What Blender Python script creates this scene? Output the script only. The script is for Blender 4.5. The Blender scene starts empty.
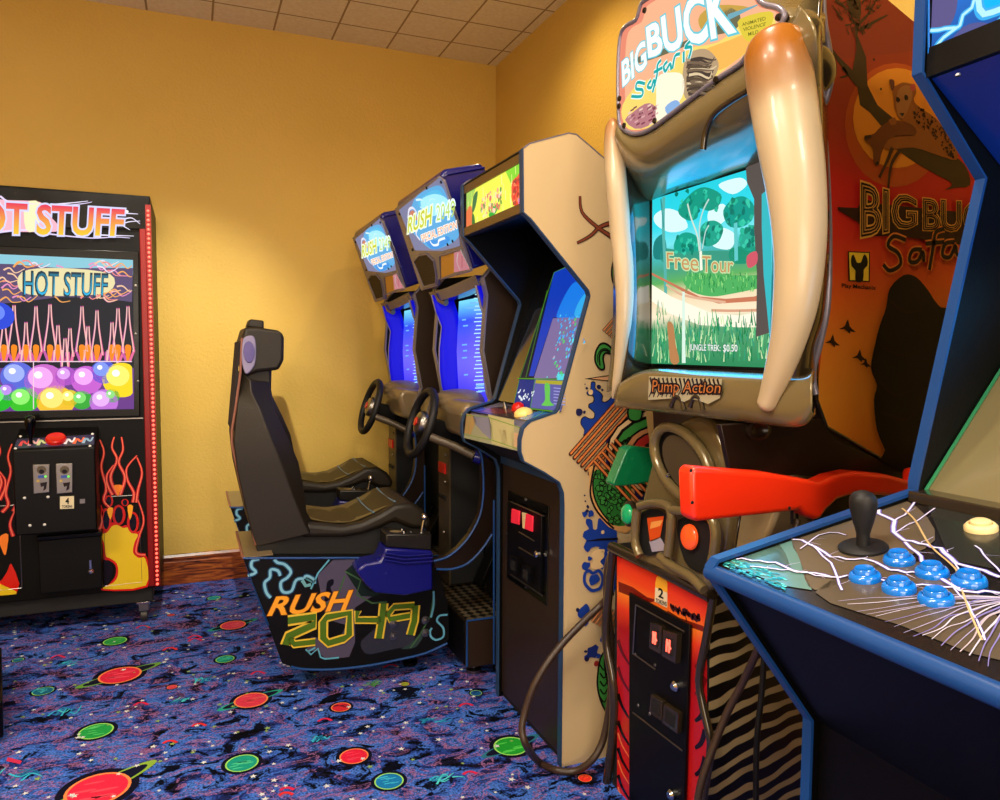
import bpy, math, random
from mathutils import Vector, Matrix
random.seed(7)
SC = bpy.context.scene
COL = SC.collection
V = Vector
# ------------------------------------------------------------------ camera
F, YAW, PIT, ROLL, H = 752.37, math.radians(22.3505), math.radians(3.78198), math.radians(0.302), 1.24
fw = V((math.sin(YAW)*math.cos(PIT), math.cos(YAW)*math.cos(PIT), -math.sin(PIT)))
_r = V((math.cos(YAW), -math.sin(YAW), 0)); _u = _r.cross(fw)
rt = math.cos(ROLL)*_r + math.sin(ROLL)*_u
up = -math.sin(ROLL)*_r + math.cos(ROLL)*_u
EYE = V((0, 0, H))
cam_d = bpy.data.cameras.new('camera'); cam = bpy.data.objects.new('camera', cam_d); COL.objects.link(cam)
cam_d.sensor_width = 36; cam_d.lens = 36*F/1000; cam_d.clip_start = 0.01
cam.matrix_world = Matrix(((rt.x, up.x, -fw.x, 0), (rt.y, up.y, -fw.y, 0), (rt.z, up.z, -fw.z, H), (0, 0, 0, 1)))
SC.camera = cam
def ray(px, py): return fw + rt*((px-500)/F) - up*((py-400)/F)
def hit(px, py, P, N):
    d = ray(px, py); return EYE + d*((P-EYE).dot(N)/d.dot(N))
def X_(px, py, x): return hit(px, py, V((x, 0, 0)), V((1, 0, 0)))
def Y_(px, py, y): return hit(px, py, V((0, y, 0)), V((0, 1, 0)))
def Z_(px, py, z): return hit(px, py, V((0, 0, z)), V((0, 0, 1)))

# ------------------------------------------------------------------ materials
def lin(c):
    if isinstance(c, str): c = tuple(int(c[i:i+2], 16)/255 for i in (0, 2, 4))
    return tuple(((v/12.92) if v <= .04045 else ((v+.055)/1.055)**2.4) for v in c)
MATS = {}
def newmat(name):
    m = bpy.data.materials.new(name); m.use_nodes = True
    MATS[name] = m; return m, m.node_tree, m.node_tree.nodes['Principled BSDF']
def simple(name, c, rough=.5, metal=0, coat=0, emit=0, spec=.5, bump=0, bscale=200):
    m, nt, b = newmat(name)
    b.inputs['Base Color'].default_value = (*lin(c), 1); b.inputs['Roughness'].default_value = rough
    b.inputs['Metallic'].default_value = metal; b.inputs['Coat Weight'].default_value = coat
    b.inputs['Coat Roughness'].default_value = .08
    b.inputs['Specular IOR Level'].default_value = spec
    if emit:
        b.inputs['Emission Color'].default_value = (*lin(c), 1); b.inputs['Emission Strength'].default_value = emit
    tx = nt.nodes.new('ShaderNodeTexNoise'); tx.inputs['Scale'].default_value = bscale if bump else 14
    tc = nt.nodes.new('ShaderNodeTexCoord'); nt.links.new(tc.outputs['Object'], tx.inputs['Vector'])
    if bump:
        bp = nt.nodes.new('ShaderNodeBump'); bp.inputs['Strength'].default_value = bump; bp.inputs['Distance'].default_value = .002
        nt.links.new(tx.outputs['Fac'], bp.inputs['Height']); nt.links.new(bp.outputs['Normal'], b.inputs['Normal'])
    elif not emit:
        mr = nt.nodes.new('ShaderNodeMapRange'); mr.inputs['To Min'].default_value = max(.02, rough-.06); mr.inputs['To Max'].default_value = rough+.06
        nt.links.new(tx.outputs['Fac'], mr.inputs['Value']); nt.links.new(mr.outputs['Result'], b.inputs['Roughness'])
    return m
def colmat(name, rough=.4, emit=0, coat=0, spec=.5, grain=0):
    m, nt, b = newmat(name)
    at = nt.nodes.new('ShaderNodeAttribute'); at.attribute_name = 'Col'
    src = at.outputs['Color']
    if grain:
        tx = nt.nodes.new('ShaderNodeTexNoise'); tx.inputs['Scale'].default_value = grain; tx.inputs['Detail'].default_value = 4
        tc = nt.nodes.new('ShaderNodeTexCoord'); nt.links.new(tc.outputs['Object'], tx.inputs['Vector'])
        mr = nt.nodes.new('ShaderNodeMapRange'); mr.inputs['To Min'].default_value = .55; mr.inputs['To Max'].default_value = 1.35
        nt.links.new(tx.outputs['Fac'], mr.inputs['Value'])
        mx = nt.nodes.new('ShaderNodeMix'); mx.data_type = 'RGBA'; mx.blend_type = 'MULTIPLY'; mx.inputs[0].default_value = 1
        nt.links.new(src, mx.inputs[6]); nt.links.new(mr.outputs['Result'], mx.inputs[7]); src = mx.outputs[2]
    b.inputs['Roughness'].default_value = rough; b.inputs['Coat Weight'].default_value = coat; b.inputs['Specular IOR Level'].default_value = spec
    if emit:
        b.inputs['Base Color'].default_value = (.002, .002, .002, 1); b.inputs['Specular IOR Level'].default_value = .08
        nt.links.new(src, b.inputs['Emission Color']); b.inputs['Emission Strength'].default_value = emit
    else: nt.links.new(src, b.inputs['Base Color'])
    return m
colmat('print', .5, spec=.2); colmat('gloss_print', .22, coat=.15, spec=.3); colmat('matte_print', .9, spec=.1, grain=260)
colmat('tusk_paint', .34, coat=.15)
colmat('glow', .3, emit=1.1); colmat('glow_soft', .3, emit=.6); colmat('glow_hot', .3, emit=5)
S = simple
S('black_laminate', '060504', .45, spec=.14, bump=.15, bscale=500); S('black_gloss', '040404', .25, coat=.03, spec=.2); S('black_satin', '080707', .42, spec=.22)
S('near_black', '060606', .7); S('black_rubber', '121010', .55, spec=.4); S('black_steel', '070606', .4, spec=.18, bump=.2, bscale=900)
S('brown_panel', '2a1d13', .42, spec=.35, bump=.15, bscale=500); S('chrome', 'c8c8c8', .15, 1); S('steel', '8f8b86', .33, 1)
S('cream_laminate', 'c8ae82', .5, spec=.3); S('cream_plastic', 'e6cf95', .35); S('ball_yellow', 'f2cf78', .25, coat=.3); S('red_plastic', 'c8140c', .3)
S('blue_trim', '14407c', .36, spec=.4); S('blue_dark_trim', '223f62', .4); S('blue_plastic', '12169c', .25, coat=.4); S('blue_button', '0a6fd0', .15, coat=.6)
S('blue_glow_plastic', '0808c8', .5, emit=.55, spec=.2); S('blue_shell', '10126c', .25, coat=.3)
S('blue_cabinet', '0b2f86', .35); S('frame_olive', '6b5228', .4)
S('silver_plastic', '7c7684', .33, .3); S('tan_plastic', '857252', .33, .2, coat=.1); S('tan_dark', '4a3e2c', .38, .1)
S('olive_shell', '766642', .24, .2, coat=.35); S('olive_dark', '33291c', .2, .2, coat=.5); S('leather_brown', '1c110a', .34, coat=.1, spec=.35)
S('seat_vinyl', '211b12', .45, spec=.4, bump=.35, bscale=350); S('seat_top', '554b34', .36, bump=.3, bscale=350); S('seat_shell', '14100c', .4)
S('piping_blue', '5a7c96', .4); S('pad_lavender', '8e86a8', .55); S('pad_purple', '5f5590', .6); S('maroon_edge', '8c5a48', .5)
S('gun_orange', 'f0300f', .33, coat=.25); S('gun_green', '0c7a48', .28, coat=.35); S('green_button', '10b070', .2, coat=.5); S('orange_button', 'ff5a20', .25, coat=.4, emit=.25)
S('red_led', 'ff5a48', .4, emit=2.2); S('red_frame', '780808', .35, spec=.3); S('red_lens', 'e0283c', .3, emit=.35)
S('hose', '38281d', .4); S('screen_glass_dark', '070a12', .08, coat=.8); S('bezel_reflection_tan', '6e6546', .2, coat=.3)
S('floor_edge', '101010', .8); S('lamp_glow', 'fff0d0', .5, emit=6); S('white_plastic', 'dcdcd8', .35)
S('caster_wheel', '262422', .5)

# diamond plate
m, nt, b = newmat('diamond_plate')
b.inputs['Metallic'].default_value = .6; b.inputs['Roughness'].default_value = .35
tc = nt.nodes.new('ShaderNodeTexCoord'); mp = nt.nodes.new('ShaderNodeMapping'); mp.inputs['Rotation'].default_value = (0, 0, .785); mp.inputs['Scale'].default_value = (38, 38, 38)
nt.links.new(tc.outputs['Object'], mp.inputs['Vector'])
ck = nt.nodes.new('ShaderNodeTexChecker'); ck.inputs['Scale'].default_value = 1; nt.links.new(mp.outputs['Vector'], ck.inputs['Vector'])
ck.inputs['Color1'].default_value = (*lin('8a7a60'), 1); ck.inputs['Color2'].default_value = (*lin('1c1812'), 1)
nt.links.new(ck.outputs['Color'], b.inputs['Base Color'])

def node(nt, t, **k):
    n = nt.nodes.new(t)
    for a, v in k.items():
        if a in n.inputs: n.inputs[a].default_value = v
        else: setattr(n, a, v)
    return n
def ramp(nt, src, stops, interp='LINEAR'):
    r = nt.nodes.new('ShaderNodeValToRGB'); r.color_ramp.interpolation = interp
    e = r.color_ramp.elements
    while len(e) > 1: e.remove(e[0])
    e[0].position = stops[0][0]; e[0].color = (*lin(stops[0][1]), 1)
    for p, c in stops[1:]:
        k = e.new(p); k.color = (*lin(c), 1)
    nt.links.new(src, r.inputs['Fac']); return r.outputs['Color']
# painted wall
m, nt, b = newmat('yellow_wall_paint')
tc = node(nt, 'ShaderNodeTexCoord'); n1 = node(nt, 'ShaderNodeTexNoise', Scale=70.0, Detail=6.0, Roughness=.6); n2 = node(nt, 'ShaderNodeTexNoise', Scale=1.2, Detail=3.0)
nt.links.new(tc.outputs['Object'], n1.inputs['Vector']); nt.links.new(tc.outputs['Object'], n2.inputs['Vector'])
nt.links.new(ramp(nt, n2.outputs['Fac'], [(.3, 'd4ad4e'), (.7, 'dab45a')]), b.inputs['Base Color'])
bp = node(nt, 'ShaderNodeBump', Strength=.55, Distance=.006); nt.links.new(n1.outputs['Fac'], bp.inputs['Height']); nt.links.new(bp.outputs['Normal'], b.inputs['Normal'])
b.inputs['Roughness'].default_value = .55; b.inputs['Specular IOR Level'].default_value = .3
# ceiling tile
m, nt, b = newmat('ceiling_tile')
tc = node(nt, 'ShaderNodeTexCoord'); sp = node(nt, 'ShaderNodeSeparateXYZ'); nt.links.new(tc.outputs['Object'], sp.inputs[0])
def band(src, off, size, w):
    a = node(nt, 'ShaderNodeMath', operation='ADD'); a.inputs[1].default_value = off+100*size; nt.links.new(src, a.inputs[0])
    mo = node(nt, 'ShaderNodeMath', operation='MODULO'); mo.inputs[1].default_value = size; nt.links.new(a.outputs[0], mo.inputs[0])
    l = node(nt, 'ShaderNodeMath', operation='LESS_THAN'); l.inputs[1].default_value = w; nt.links.new(mo.outputs[0], l.inputs[0]); return l.outputs[0]
bx = band(sp.outputs[0], -1.662+.004, .305, .010); by = band(sp.outputs[1], -4.035+.004, .277, .010)
mx = node(nt, 'ShaderNodeMath', operation='MAXIMUM'); nt.links.new(bx, mx.inputs[0]); nt.links.new(by, mx.inputs[1])
ns = node(nt, 'ShaderNodeTexNoise', Scale=60.0, Detail=5.0); nt.links.new(tc.outputs['Object'], ns.inputs['Vector'])
tile = ramp(nt, ns.outputs['Fac'], [(.3, 'e8dcb8'), (.7, 'f4ecd0')])
mix = node(nt, 'ShaderNodeMix', data_type='RGBA'); nt.links.new(mx.outputs[0], mix.inputs[0]); nt.links.new(tile, mix.inputs[6]); mix.inputs[7].default_value = (*lin('a58c5c'), 1)
nt.links.new(mix.outputs[2], b.inputs['Base Color']); b.inputs['Roughness'].default_value = .9
bp = node(nt, 'ShaderNodeBump', Strength=.4, Distance=.004); bp.invert = True; nt.links.new(mx.outputs[0], bp.inputs['Height']); nt.links.new(bp.outputs['Normal'], b.inputs['Normal'])
# carpet
m, nt, b = newmat('galaxy_carpet')
tc = node(nt, 'ShaderNodeTexCoord')
mpp = node(nt, 'ShaderNodeMapping'); mpp.inputs['Scale'].default_value = (1.0, 1.6, 1); mpp.inputs['Rotation'].default_value = (0, 0, .5); nt.links.new(tc.outputs['Object'], mpp.inputs['Vector'])
na = node(nt, 'ShaderNodeTexNoise', Scale=7.5, Detail=5.0, Roughness=.6, Distortion=1.0); nb = node(nt, 'ShaderNodeTexNoise', Scale=8.0, Detail=4.0, Roughness=.6, Distortion=1.3)
mp2 = node(nt, 'ShaderNodeMapping'); mp2.inputs['Location'].default_value = (7, 3, 1); nt.links.new(mpp.outputs[0], mp2.inputs['Vector'])
nt.links.new(mpp.outputs[0], na.inputs['Vector']); nt.links.new(mp2.outputs[0], nb.inputs['Vector'])
nf = node(nt, 'ShaderNodeTexNoise', Scale=150.0, Detail=3.0); nt.links.new(tc.outputs['Object'], nf.inputs['Vector'])
base = ramp(nt, na.outputs['Fac'], [(.38, '15132e'), (.44, '263c90'), (.50, '3e6cd4'), (.60, '4e80e4'), (.69, '24348a')])
ad = node(nt, 'ShaderNodeMath', operation='MULTIPLY_ADD'); ad.inputs[1].default_value = .14; nt.links.new(nf.outputs['Fac'], ad.inputs[0]); nt.links.new(nb.outputs['Fac'], ad.inputs[2])
fm = ramp(nt, ad.outputs[0], [(.575, '000000'), (.59, 'f0f0f0'), (.615, 'f0f0f0'), (.63, '000000'), (.69, '000000'), (.70, 'e0e0e0'), (.73, '000000')])
mauve = node(nt, 'ShaderNodeMix', data_type='RGBA'); nt.links.new(fm, mauve.inputs[0]); nt.links.new(base, mauve.inputs[6]); mauve.inputs[7].default_value = (*lin('a06a9e'), 1)
dk = ramp(nt, ad.outputs[0], [(.45, '202028'), (.50, 'ffffff'), (.635, 'ffffff'), (.65, '303038'), (.67, 'ffffff')])
mu = node(nt, 'ShaderNodeMix', data_type='RGBA', blend_type='MULTIPLY'); mu.inputs[0].default_value = 1; nt.links.new(mauve.outputs[2], mu.inputs[6]); nt.links.new(dk, mu.inputs[7])
gr = ramp(nt, nf.outputs['Fac'], [(.3, '808080'), (.6, 'ffffff')])
mu2 = node(nt, 'ShaderNodeMix', data_type='RGBA', blend_type='MULTIPLY'); mu2.inputs[0].default_value = 1; nt.links.new(mu.outputs[2], mu2.inputs[6]); nt.links.new(gr, mu2.inputs[7])
nt.links.new(mu2.outputs[2], b.inputs['Base Color']); b.inputs['Roughness'].default_value = .95; b.inputs['Specular IOR Level'].default_value = .1
bp = node(nt, 'ShaderNodeBump', Strength=.5, Distance=.004); nt.links.new(nf.outputs['Fac'], bp.inputs['Height']); nt.links.new(bp.outputs['Normal'], b.inputs['Normal'])
# wood
m, nt, b = newmat('stained_wood')
tc = node(nt, 'ShaderNodeTexCoord'); mpp = node(nt, 'ShaderNodeMapping'); mpp.inputs['Scale'].default_value = (2.5, 2.5, 22); nt.links.new(tc.outputs['Object'], mpp.inputs['Vector'])
na = node(nt, 'ShaderNodeTexNoise', Scale=2.2, Detail=6.0, Distortion=2.2); nt.links.new(mpp.outputs[0], na.inputs['Vector'])
nt.links.new(ramp(nt, na.outputs['Fac'], [(.35, '3a1508'), (.5, '8a3f14'), (.65, 'b2601f')]), b.inputs['Base Color']); b.inputs['Roughness'].default_value = .3
# zebra
m, nt, b = newmat('zebra_print')
tc = node(nt, 'ShaderNodeTexCoord'); mpp = node(nt, 'ShaderNodeMapping'); mpp.inputs['Rotation'].default_value = (0, .22, 0); nt.links.new(tc.outputs['Object'], mpp.inputs['Vector'])
wv = node(nt, 'ShaderNodeTexWave', Scale=7.5, Distortion=4.2, Detail=1.5); wv.inputs['Detail Scale'].default_value = 1.1; wv.bands_direction = 'Z'; nt.links.new(mpp.outputs[0], wv.inputs['Vector'])
nt.links.new(ramp(nt, wv.outputs['Fac'], [(.58, '0b0807'), (.68, 'a8946a')]), b.inputs['Base Color']); b.inputs['Roughness'].default_value = .35

# ------------------------------------------------------------------ mesh builder
def crv(pts, n=5, closed=False):
    pts = [V(p) for p in pts]; out = []; L = len(pts)
    rng = range(L if closed else L-1)
    for i in rng:
        if closed: p0, p1, p2, p3 = pts[(i-1) % L], pts[i], pts[(i+1) % L], pts[(i+2) % L]
        else: p0, p1, p2, p3 = pts[max(i-1, 0)], pts[i], pts[i+1], pts[min(i+2, L-1)]
        for k in range(n):
            t = k/n
            out.append(.5*((2*p1)+(-p0+p2)*t+(2*p0-5*p1+4*p2-p3)*t*t+(-p0+3*p1-3*p2+p3)*t**3))
    if not closed: out.append(pts[-1])
    return out
class Plane:
    def __init__(s, P, N, toward=EYE):
        s.P = V(P); s.N = V(N).normalized()
        if (V(toward)-s.P).dot(s.N) < 0: s.N = -s.N
    def __call__(s, px, py, layer=0): return hit(px, py, s.P+s.N*(layer*.0004), s.N)
def plane3(a, b, c): return Plane(a, (b-a).cross(c-a))
def PX(x): return Plane((x, 0, 0), (1, 0, 0))
def PY(y): return Plane((0, y, 0), (0, 1, 0))
def PZ(z): return Plane((0, 0, z), (0, 0, 1))
_glyphs = {}
def glyphs(s, grow=0, shear=0):
    k = (s, grow, shear)
    if k not in _glyphs:
        cu = bpy.data.curves.new('t', 'FONT'); cu.body = s; cu.offset = grow; cu.shear = shear; cu.resolution_u = 3
        o = bpy.data.objects.new('t', cu); COL.objects.link(o)
        bpy.context.view_layer.update()
        me = o.evaluated_get(bpy.context.evaluated_depsgraph_get()).to_mesh()
        _glyphs[k] = ([v.co.copy() for v in me.vertices], [tuple(p.vertices) for p in me.polygons])
        bpy.data.objects.remove(o); bpy.data.curves.remove(cu)
    return _glyphs[k]
class MB:
    def __init__(s): s.v = []; s.f = []; s.m = []; s.c = []
    def face(s, pts, mat, col='ffffff'):
        i = len(s.v); s.v += [V(p) for p in pts]; s.f.append(tuple(range(i, i+len(pts)))); s.m.append(mat)
        s.c.append(col if isinstance(col, list) else [col]*len(pts))
    def grid(s, rows, mat, closed_u=False, closed_v=False, col='ffffff', colrows=None):
        i0 = len(s.v); nr, nc = len(rows), len(rows[0])
        for r in rows: s.v += [V(p) for p in r]
        for a in range(nr if closed_v else nr-1):
            a2 = (a+1) % nr
            for b_ in range(nc if closed_u else nc-1):
                b2 = (b_+1) % nc
                s.f.append((i0+a*nc+b_, i0+a*nc+b2, i0+a2*nc+b2, i0+a2*nc+b_)); s.m.append(mat)
                s.c.append([colrows[a], colrows[a], colrows[a2], colrows[a2]] if colrows else [col]*4)
    def prism(s, pts, vec, mat, cap=None, col='ffffff'):
        pts = [V(p) for p in pts]; vec = V(vec); n = len(pts); i0 = len(s.v)
        s.v += pts+[p+vec for p in pts]
        s.f.append(tuple(range(i0, i0+n))); s.m.append(cap or mat); s.c.append([col]*n)
        s.f.append(tuple(range(i0+2*n-1, i0+n-1, -1))); s.m.append(cap or mat); s.c.append([col]*n)
        for k in range(n):
            s.f.append((i0+k, i0+n+k, i0+n+(k+1) % n, i0+(k+1) % n)); s.m.append(mat); s.c.append([col]*4)
    def box(s, a, b_, mat, col='ffffff'):
        (x0, y0, z0), (x1, y1, z1) = a, b_
        s.prism([(x0, y0, z0), (x1, y0, z0), (x1, y1, z0), (x0, y1, z0)], (0, 0, z1-z0), mat, col=col)
    def tube(s, path, r, mat, n=10, caps=True, col='ffffff', cols=None, closed=False):
        path = [V(p) for p in path]; L = len(path); rows = []
        rr = r if isinstance(r, (list, tuple)) else [r]*L
        prev = None
        for i, p in enumerate(path):
            if closed: t = path[(i+1) % L]-path[i-1]
            else: t = path[min(i+1, L-1)]-path[max(i-1, 0)]
            t.normalize()
            if prev is None: a = t.cross(V((0, 0, 1))) if abs(t.z) < .9 else t.cross(V((1, 0, 0)))
            else: a = prev-t*prev.dot(t)
            a.normalize(); prev = a; b_ = t.cross(a)
            rows.append([p+(a*math.cos(2*math.pi*k/n)+b_*math.sin(2*math.pi*k/n))*rr[i] for k in range(n)])
        s.grid(rows, mat, closed_u=True, closed_v=closed, col=col, colrows=cols)
        if caps and not closed:
            s.face(rows[0][::-1], mat, cols[0] if cols else col); s.face(rows[-1], mat, cols[-1] if cols else col)
    def lathe(s, P, N, prof, mat, n=20, sx=1, col='ffffff'):
        P = V(P); N = V(N).normalized(); a = N.cross(V((0, 0, 1)));
        if a.length < .1: a = V((1, 0, 0))
        a.normalize(); b_ = N.cross(a)
        rows = [[P+N*h+(a*math.cos(2*math.pi*k/n)+b_*math.sin(2*math.pi*k/n)*sx)*max(r, 1e-5) for k in range(n)] for r, h in prof]
        s.grid(rows, mat, closed_u=True, col=col)
        s.face(rows[0], mat, col); s.face(rows[-1], mat, col)
    def ball(s, P, r, mat, n=14, sc=(1, 1, 1), col='ffffff'):
        P = V(P); rows = []
        for i in range(n//2+1):
            th = math.pi*i/(n//2)
            rows.append([P+V((r*sc[0]*math.sin(th)*math.cos(2*math.pi*k/n), r*sc[1]*math.sin(th)*math.sin(2*math.pi*k/n), r*sc[2]*math.cos(th))) for k in range(n)])
        s.grid(rows, mat, closed_u=True, col=col)
    # profile panel in plane Y=const with edge moulding
    def edging(s, pts, y0, y1, t, mat, closed=True, out=1, ref=None):
        P = [V((p[0], 0, p[2])) for p in pts]; n = len(P)
        q_ = ref or pts; m_ = len(q_); ar = sum(q_[i][0]*q_[(i+1) % m_][2]-q_[(i+1) % m_][0]*q_[i][2] for i in range(m_)); sg = 1 if ar > 0 else -1
        O = []
        for i in range(n):
            a = P[i-1] if (closed or i > 0) else P[i]; c = P[(i+1) % n] if (closed or i < n-1) else P[i]
            d = (c-a).normalized(); O.append(P[i]+V((d.z, 0, -d.x))*sg*t*out)
        for i in range(n if closed else n-1):
            j = (i+1) % n
            for y in (y0, y1): s.face([V((P[i].x, y, P[i].z)), V((P[j].x, y, P[j].z)), V((O[j].x, y, O[j].z)), V((O[i].x, y, O[i].z))], mat)
            s.face([V((O[i].x, y0, O[i].z)), V((O[j].x, y0, O[j].z)), V((O[j].x, y1, O[j].z)), V((O[i].x, y1, O[i].z))], mat)
            s.face([V((P[i].x, y0, P[i].z)), V((P[j].x, y0, P[j].z)), V((P[j].x, y1, P[j].z)), V((P[i].x, y1, P[i].z))], mat)
    # art on planes, coordinates are picture coordinates carried to the plane
    def fill(s, pl, pts, col, layer=1, sm=0, mat='print'):
        if sm: pts = [(p.x, p.y) for p in crv([V((*p, 0)) for p in pts], sm, True)]
        s.face([pl(x, y, layer) for x, y in pts], mat, col)
    def stroke(s, pl, pts, w, col, layer=1, sm=4, mat='print', taper=0, closed=False):
        if sm: P = crv([V((*p, 0)) for p in pts], sm, closed)
        else: P = [V((*p, 0)) for p in pts]
        P = [pl(p.x, p.y, layer) for p in P]; L = len(P); A = []; B = []
        for i, p in enumerate(P):
            t = (P[(i+1) % L]-P[i-1]) if closed else P[min(i+1, L-1)]-P[max(i-1, 0)]
            if t.length < 1e-9: t = V((0, 0, 1))
            t.normalize(); nn = t.cross(pl.N); k = w/2
            if taper: k *= 1-(i/(L-1)*taper) if taper > 0 else 1-((L-1-i)/(L-1)*-taper)
            A.append(p+nn*k); B.append(p-nn*k)
        if closed: A.append(A[0]); B.append(B[0])
        s.grid([A, B], mat, col=col)
    def disc(s, pl, cx, cy, rm, col, layer=1, n=16, mat='print', ry=None):
        c = pl(cx, cy, layer); a = pl.N.cross(V((0, 0, 1)))
        if a.length < .05: a = V((1, 0, 0))
        a.normalize(); b_ = pl.N.cross(a)
        s.face([c+a*rm*math.cos(2*math.pi*k/n)+b_*(ry or rm)*math.sin(2*math.pi*k/n) for k in range(n)], mat, col)
    def blob(s, pl, cx, cy, rm, col, layer=1, n=18, jag=.35, mat='print', seed=1):
        R_ = random.Random(seed); c = pl(cx, cy, layer); a = pl.N.cross(V((0, 0, 1)))
        if a.length < .05: a = V((1, 0, 0))
        a.normalize(); b_ = pl.N.cross(a); P = [c+(a*math.cos(2*math.pi*k/n)+b_*math.sin(2*math.pi*k/n))*rm*(1+R_.uniform(-jag, jag)) for k in range(n)]
        s.face(crv(P, 3, True), mat, col)
    def text(s, pl, txt, q, col, layer=1, grow=0, shear=0, mat='print', gcol=None):
        vs, fs = glyphs(txt, grow, shear); v0, _ = glyphs(txt, 0, shear)
        x0 = min(v.x for v in v0); x1 = max(v.x for v in v0); y0 = min(v.y for v in v0); y1 = max(v.y for v in v0)
        TL, TR, BR, BL = [pl(*p, layer) for p in q]
        def mp(v):
            u, w = (v.x-x0)/(x1-x0), (v.y-y0)/(y1-y0)
            return (BL*(1-u)+BR*u)*(1-w)+(TL*(1-u)+TR*u)*w
        i0 = len(s.v); s.v += [mp(v) for v in vs]
        for f in fs:
            s.f.append(tuple(i0+k for k in f)); s.m.append(mat)
            if gcol:
                def g(w):
                    w = max(0, min(1, w)); a, b_ = lin(gcol[0]), lin(gcol[1]); return tuple(a[k]*(1-w)+b_[k]*w for k in range(3))
                s.c.append([('L', g((vs[k].y-y0)/(y1-y0))) for k in f])
            else: s.c.append([col]*len(f))
    def build(s, name, parent=None, smooth=30, bevel=0, seg=2, label=None):
        org = V((0, 0, 0)); r = parent
        while r is not None:
            org = org+r.location; r = r.parent
        me = bpy.data.meshes.new(name); me.from_pydata([tuple(v-org) for v in s.v], [], s.f)
        mats = []
        for x in s.m:
            if x not in mats: mats.append(x)
        for x in mats: me.materials.append(MATS[x])
        me.polygons.foreach_set('material_index', [mats.index(x) for x in s.m])
        if any(x in ('print', 'gloss_print', 'matte_print', 'tusk_paint') or x.startswith('glow') for x in mats):
            ca = me.color_attributes.new('Col', 'FLOAT_COLOR', 'CORNER'); buf = []
            for p, cc in zip(me.polygons, s.c):
                for c in cc: buf += [*(c[1] if c[0] == 'L' else lin(c)), 1]
            ca.data.foreach_set('color', buf)
        me.validate(); me.update()
        o = bpy.data.objects.new(name, me); COL.objects.link(o)
        if bevel or smooth:
            import bmesh
            bm = bmesh.new(); bm.from_mesh(me); bmesh.ops.remove_doubles(bm, verts=bm.verts, dist=1e-5)
            bmesh.ops.recalc_face_normals(bm, faces=bm.faces); bm.to_mesh(me); bm.free()
            if smooth:
                me.shade_smooth(); me.set_sharp_from_angle(angle=math.radians(smooth))
        if bevel:
            md = o.modifiers.new('bevel', 'BEVEL'); md.width = bevel; md.segments = seg; md.limit_method = 'ANGLE'; md.angle_limit = math.radians(35)
        if parent is not None: o.parent = parent
        if label: o['label'] = label
        return o
def thing(name, label, cat, loc, group=None):
    o = bpy.data.objects.new(name, None); COL.objects.link(o); o.location = loc; o.empty_display_size = .1
    o['label'] = label; o['category'] = cat
    if group: o['group'] = group
    bpy.context.view_layer.update(); return o
def struct(o): o['kind'] = 'structure'; return o
# ------------------------------------------------------------------ room
XR, YB, ZC, XL, YF = 1.715, 4.262, 2.926, -2.7, -2.2
b = MB(); pf = PZ(0)
b.face([(XL, YF, 0), (XR, YF, 0), (XR, YB, 0), (XL, YB, 0)], 'galaxy_carpet')
fm = 'matte_print'
def planet(x, y, r, c, ring=None, rc='3aa890', inner=None, dark=True, seed=1):
    P = pf(x, y)
    if dark: b.disc(pf, x, y, r*1.25, '0e0e24', 1, 22, fm)
    if ring:
        a = math.radians(ring)
        for k, (w, cc) in enumerate(((2.1, rc), (1.75, '10122c'))):
            pts = [P+V((math.cos(a), math.sin(a), 0))*r*w*math.cos(t)+V((-math.sin(a), math.cos(a), 0))*r*.42*w/2*math.sin(t)+V((0, 0, .0004*(2+k))) for t in [2*math.pi*i/28 for i in range(28)]]
            b.face(pts, fm, cc)
    b.disc(pf, x, y, r, '9ade6a' if c.startswith('2') or c.startswith('1') else 'f08a50', 4, 26, fm)
    b.disc(pf, x, y, r*.9, c, 5, 26, fm)
    R_ = random.Random(seed)
    for k in range(6):
        o = V((R_.uniform(-.5, .5)*r, R_.uniform(-.6, .6)*r, .0004*6)); L = r*R_.uniform(.25, .5)
        b.face([P+o+V((L*math.cos(t), L*.16*math.sin(t), 0)) for t in [2*math.pi*i/10 for i in range(10)]], fm, inner or c)
for a in [(98, 789, .085, 'e02848', 35, '8ab040', 'f04a60'), (120, 675, .075, 'e02848', 25, '6aa040', 'f4506a'), (251, 700, .058, 'd83a52', 20, '28a890', 'e85a60'), (233, 625, .055, 'd0405a', 20, '28a080', 'e06070'),
          (96, 731, .052, '22a04a', None, '', '57d070'), (115, 641, .046, '2a9a48', None, '', '50b860'), (242, 763, .048, '1a9c84', None, '', '50d8a0'), (225, 659, .036, '1f9a80', None, '', '50d8a0'),
          (354, 756, .044, 'e02040', None, '', 'f04060'), (511, 746, .055, '1f9c30', 15, '2a7088', '50d050'), (341, 707, .034, 'd02838', None, '', '0e0e24'), (389, 781, .042, '1878b8', None, '', '40c0e0'),
          (214, 598, .03, '1f8a90', None, '', '30b0b0'), (585, 778, .02, 'e83028', None, '', 'ff6030'), (172, 687, .018, 'd84858', None, '', 'd84858'), (476, 693, .022, '1a5a98', None, '', '1c2a60'),
          (405, 684, .016, '8aa030', None, '', 'b0c040'), (43, 691, .035, '1a6a88', None, '', '40b0c0'), (18, 660, .02, '1a6a88', None, '', '40b0c0'), (171, 615, .016, 'c04050', None, '', 'c04050')]:
    planet(a[0], a[1], a[2], a[3], a[4], a[5], a[6], seed=int(a[0]))
def fl(pts, col, layer=3): b.fill(pf, pts, col, layer, mat=fm)
fl([(8, 757), (22, 761), (20, 764), (6, 761)], 'c83058')
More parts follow.
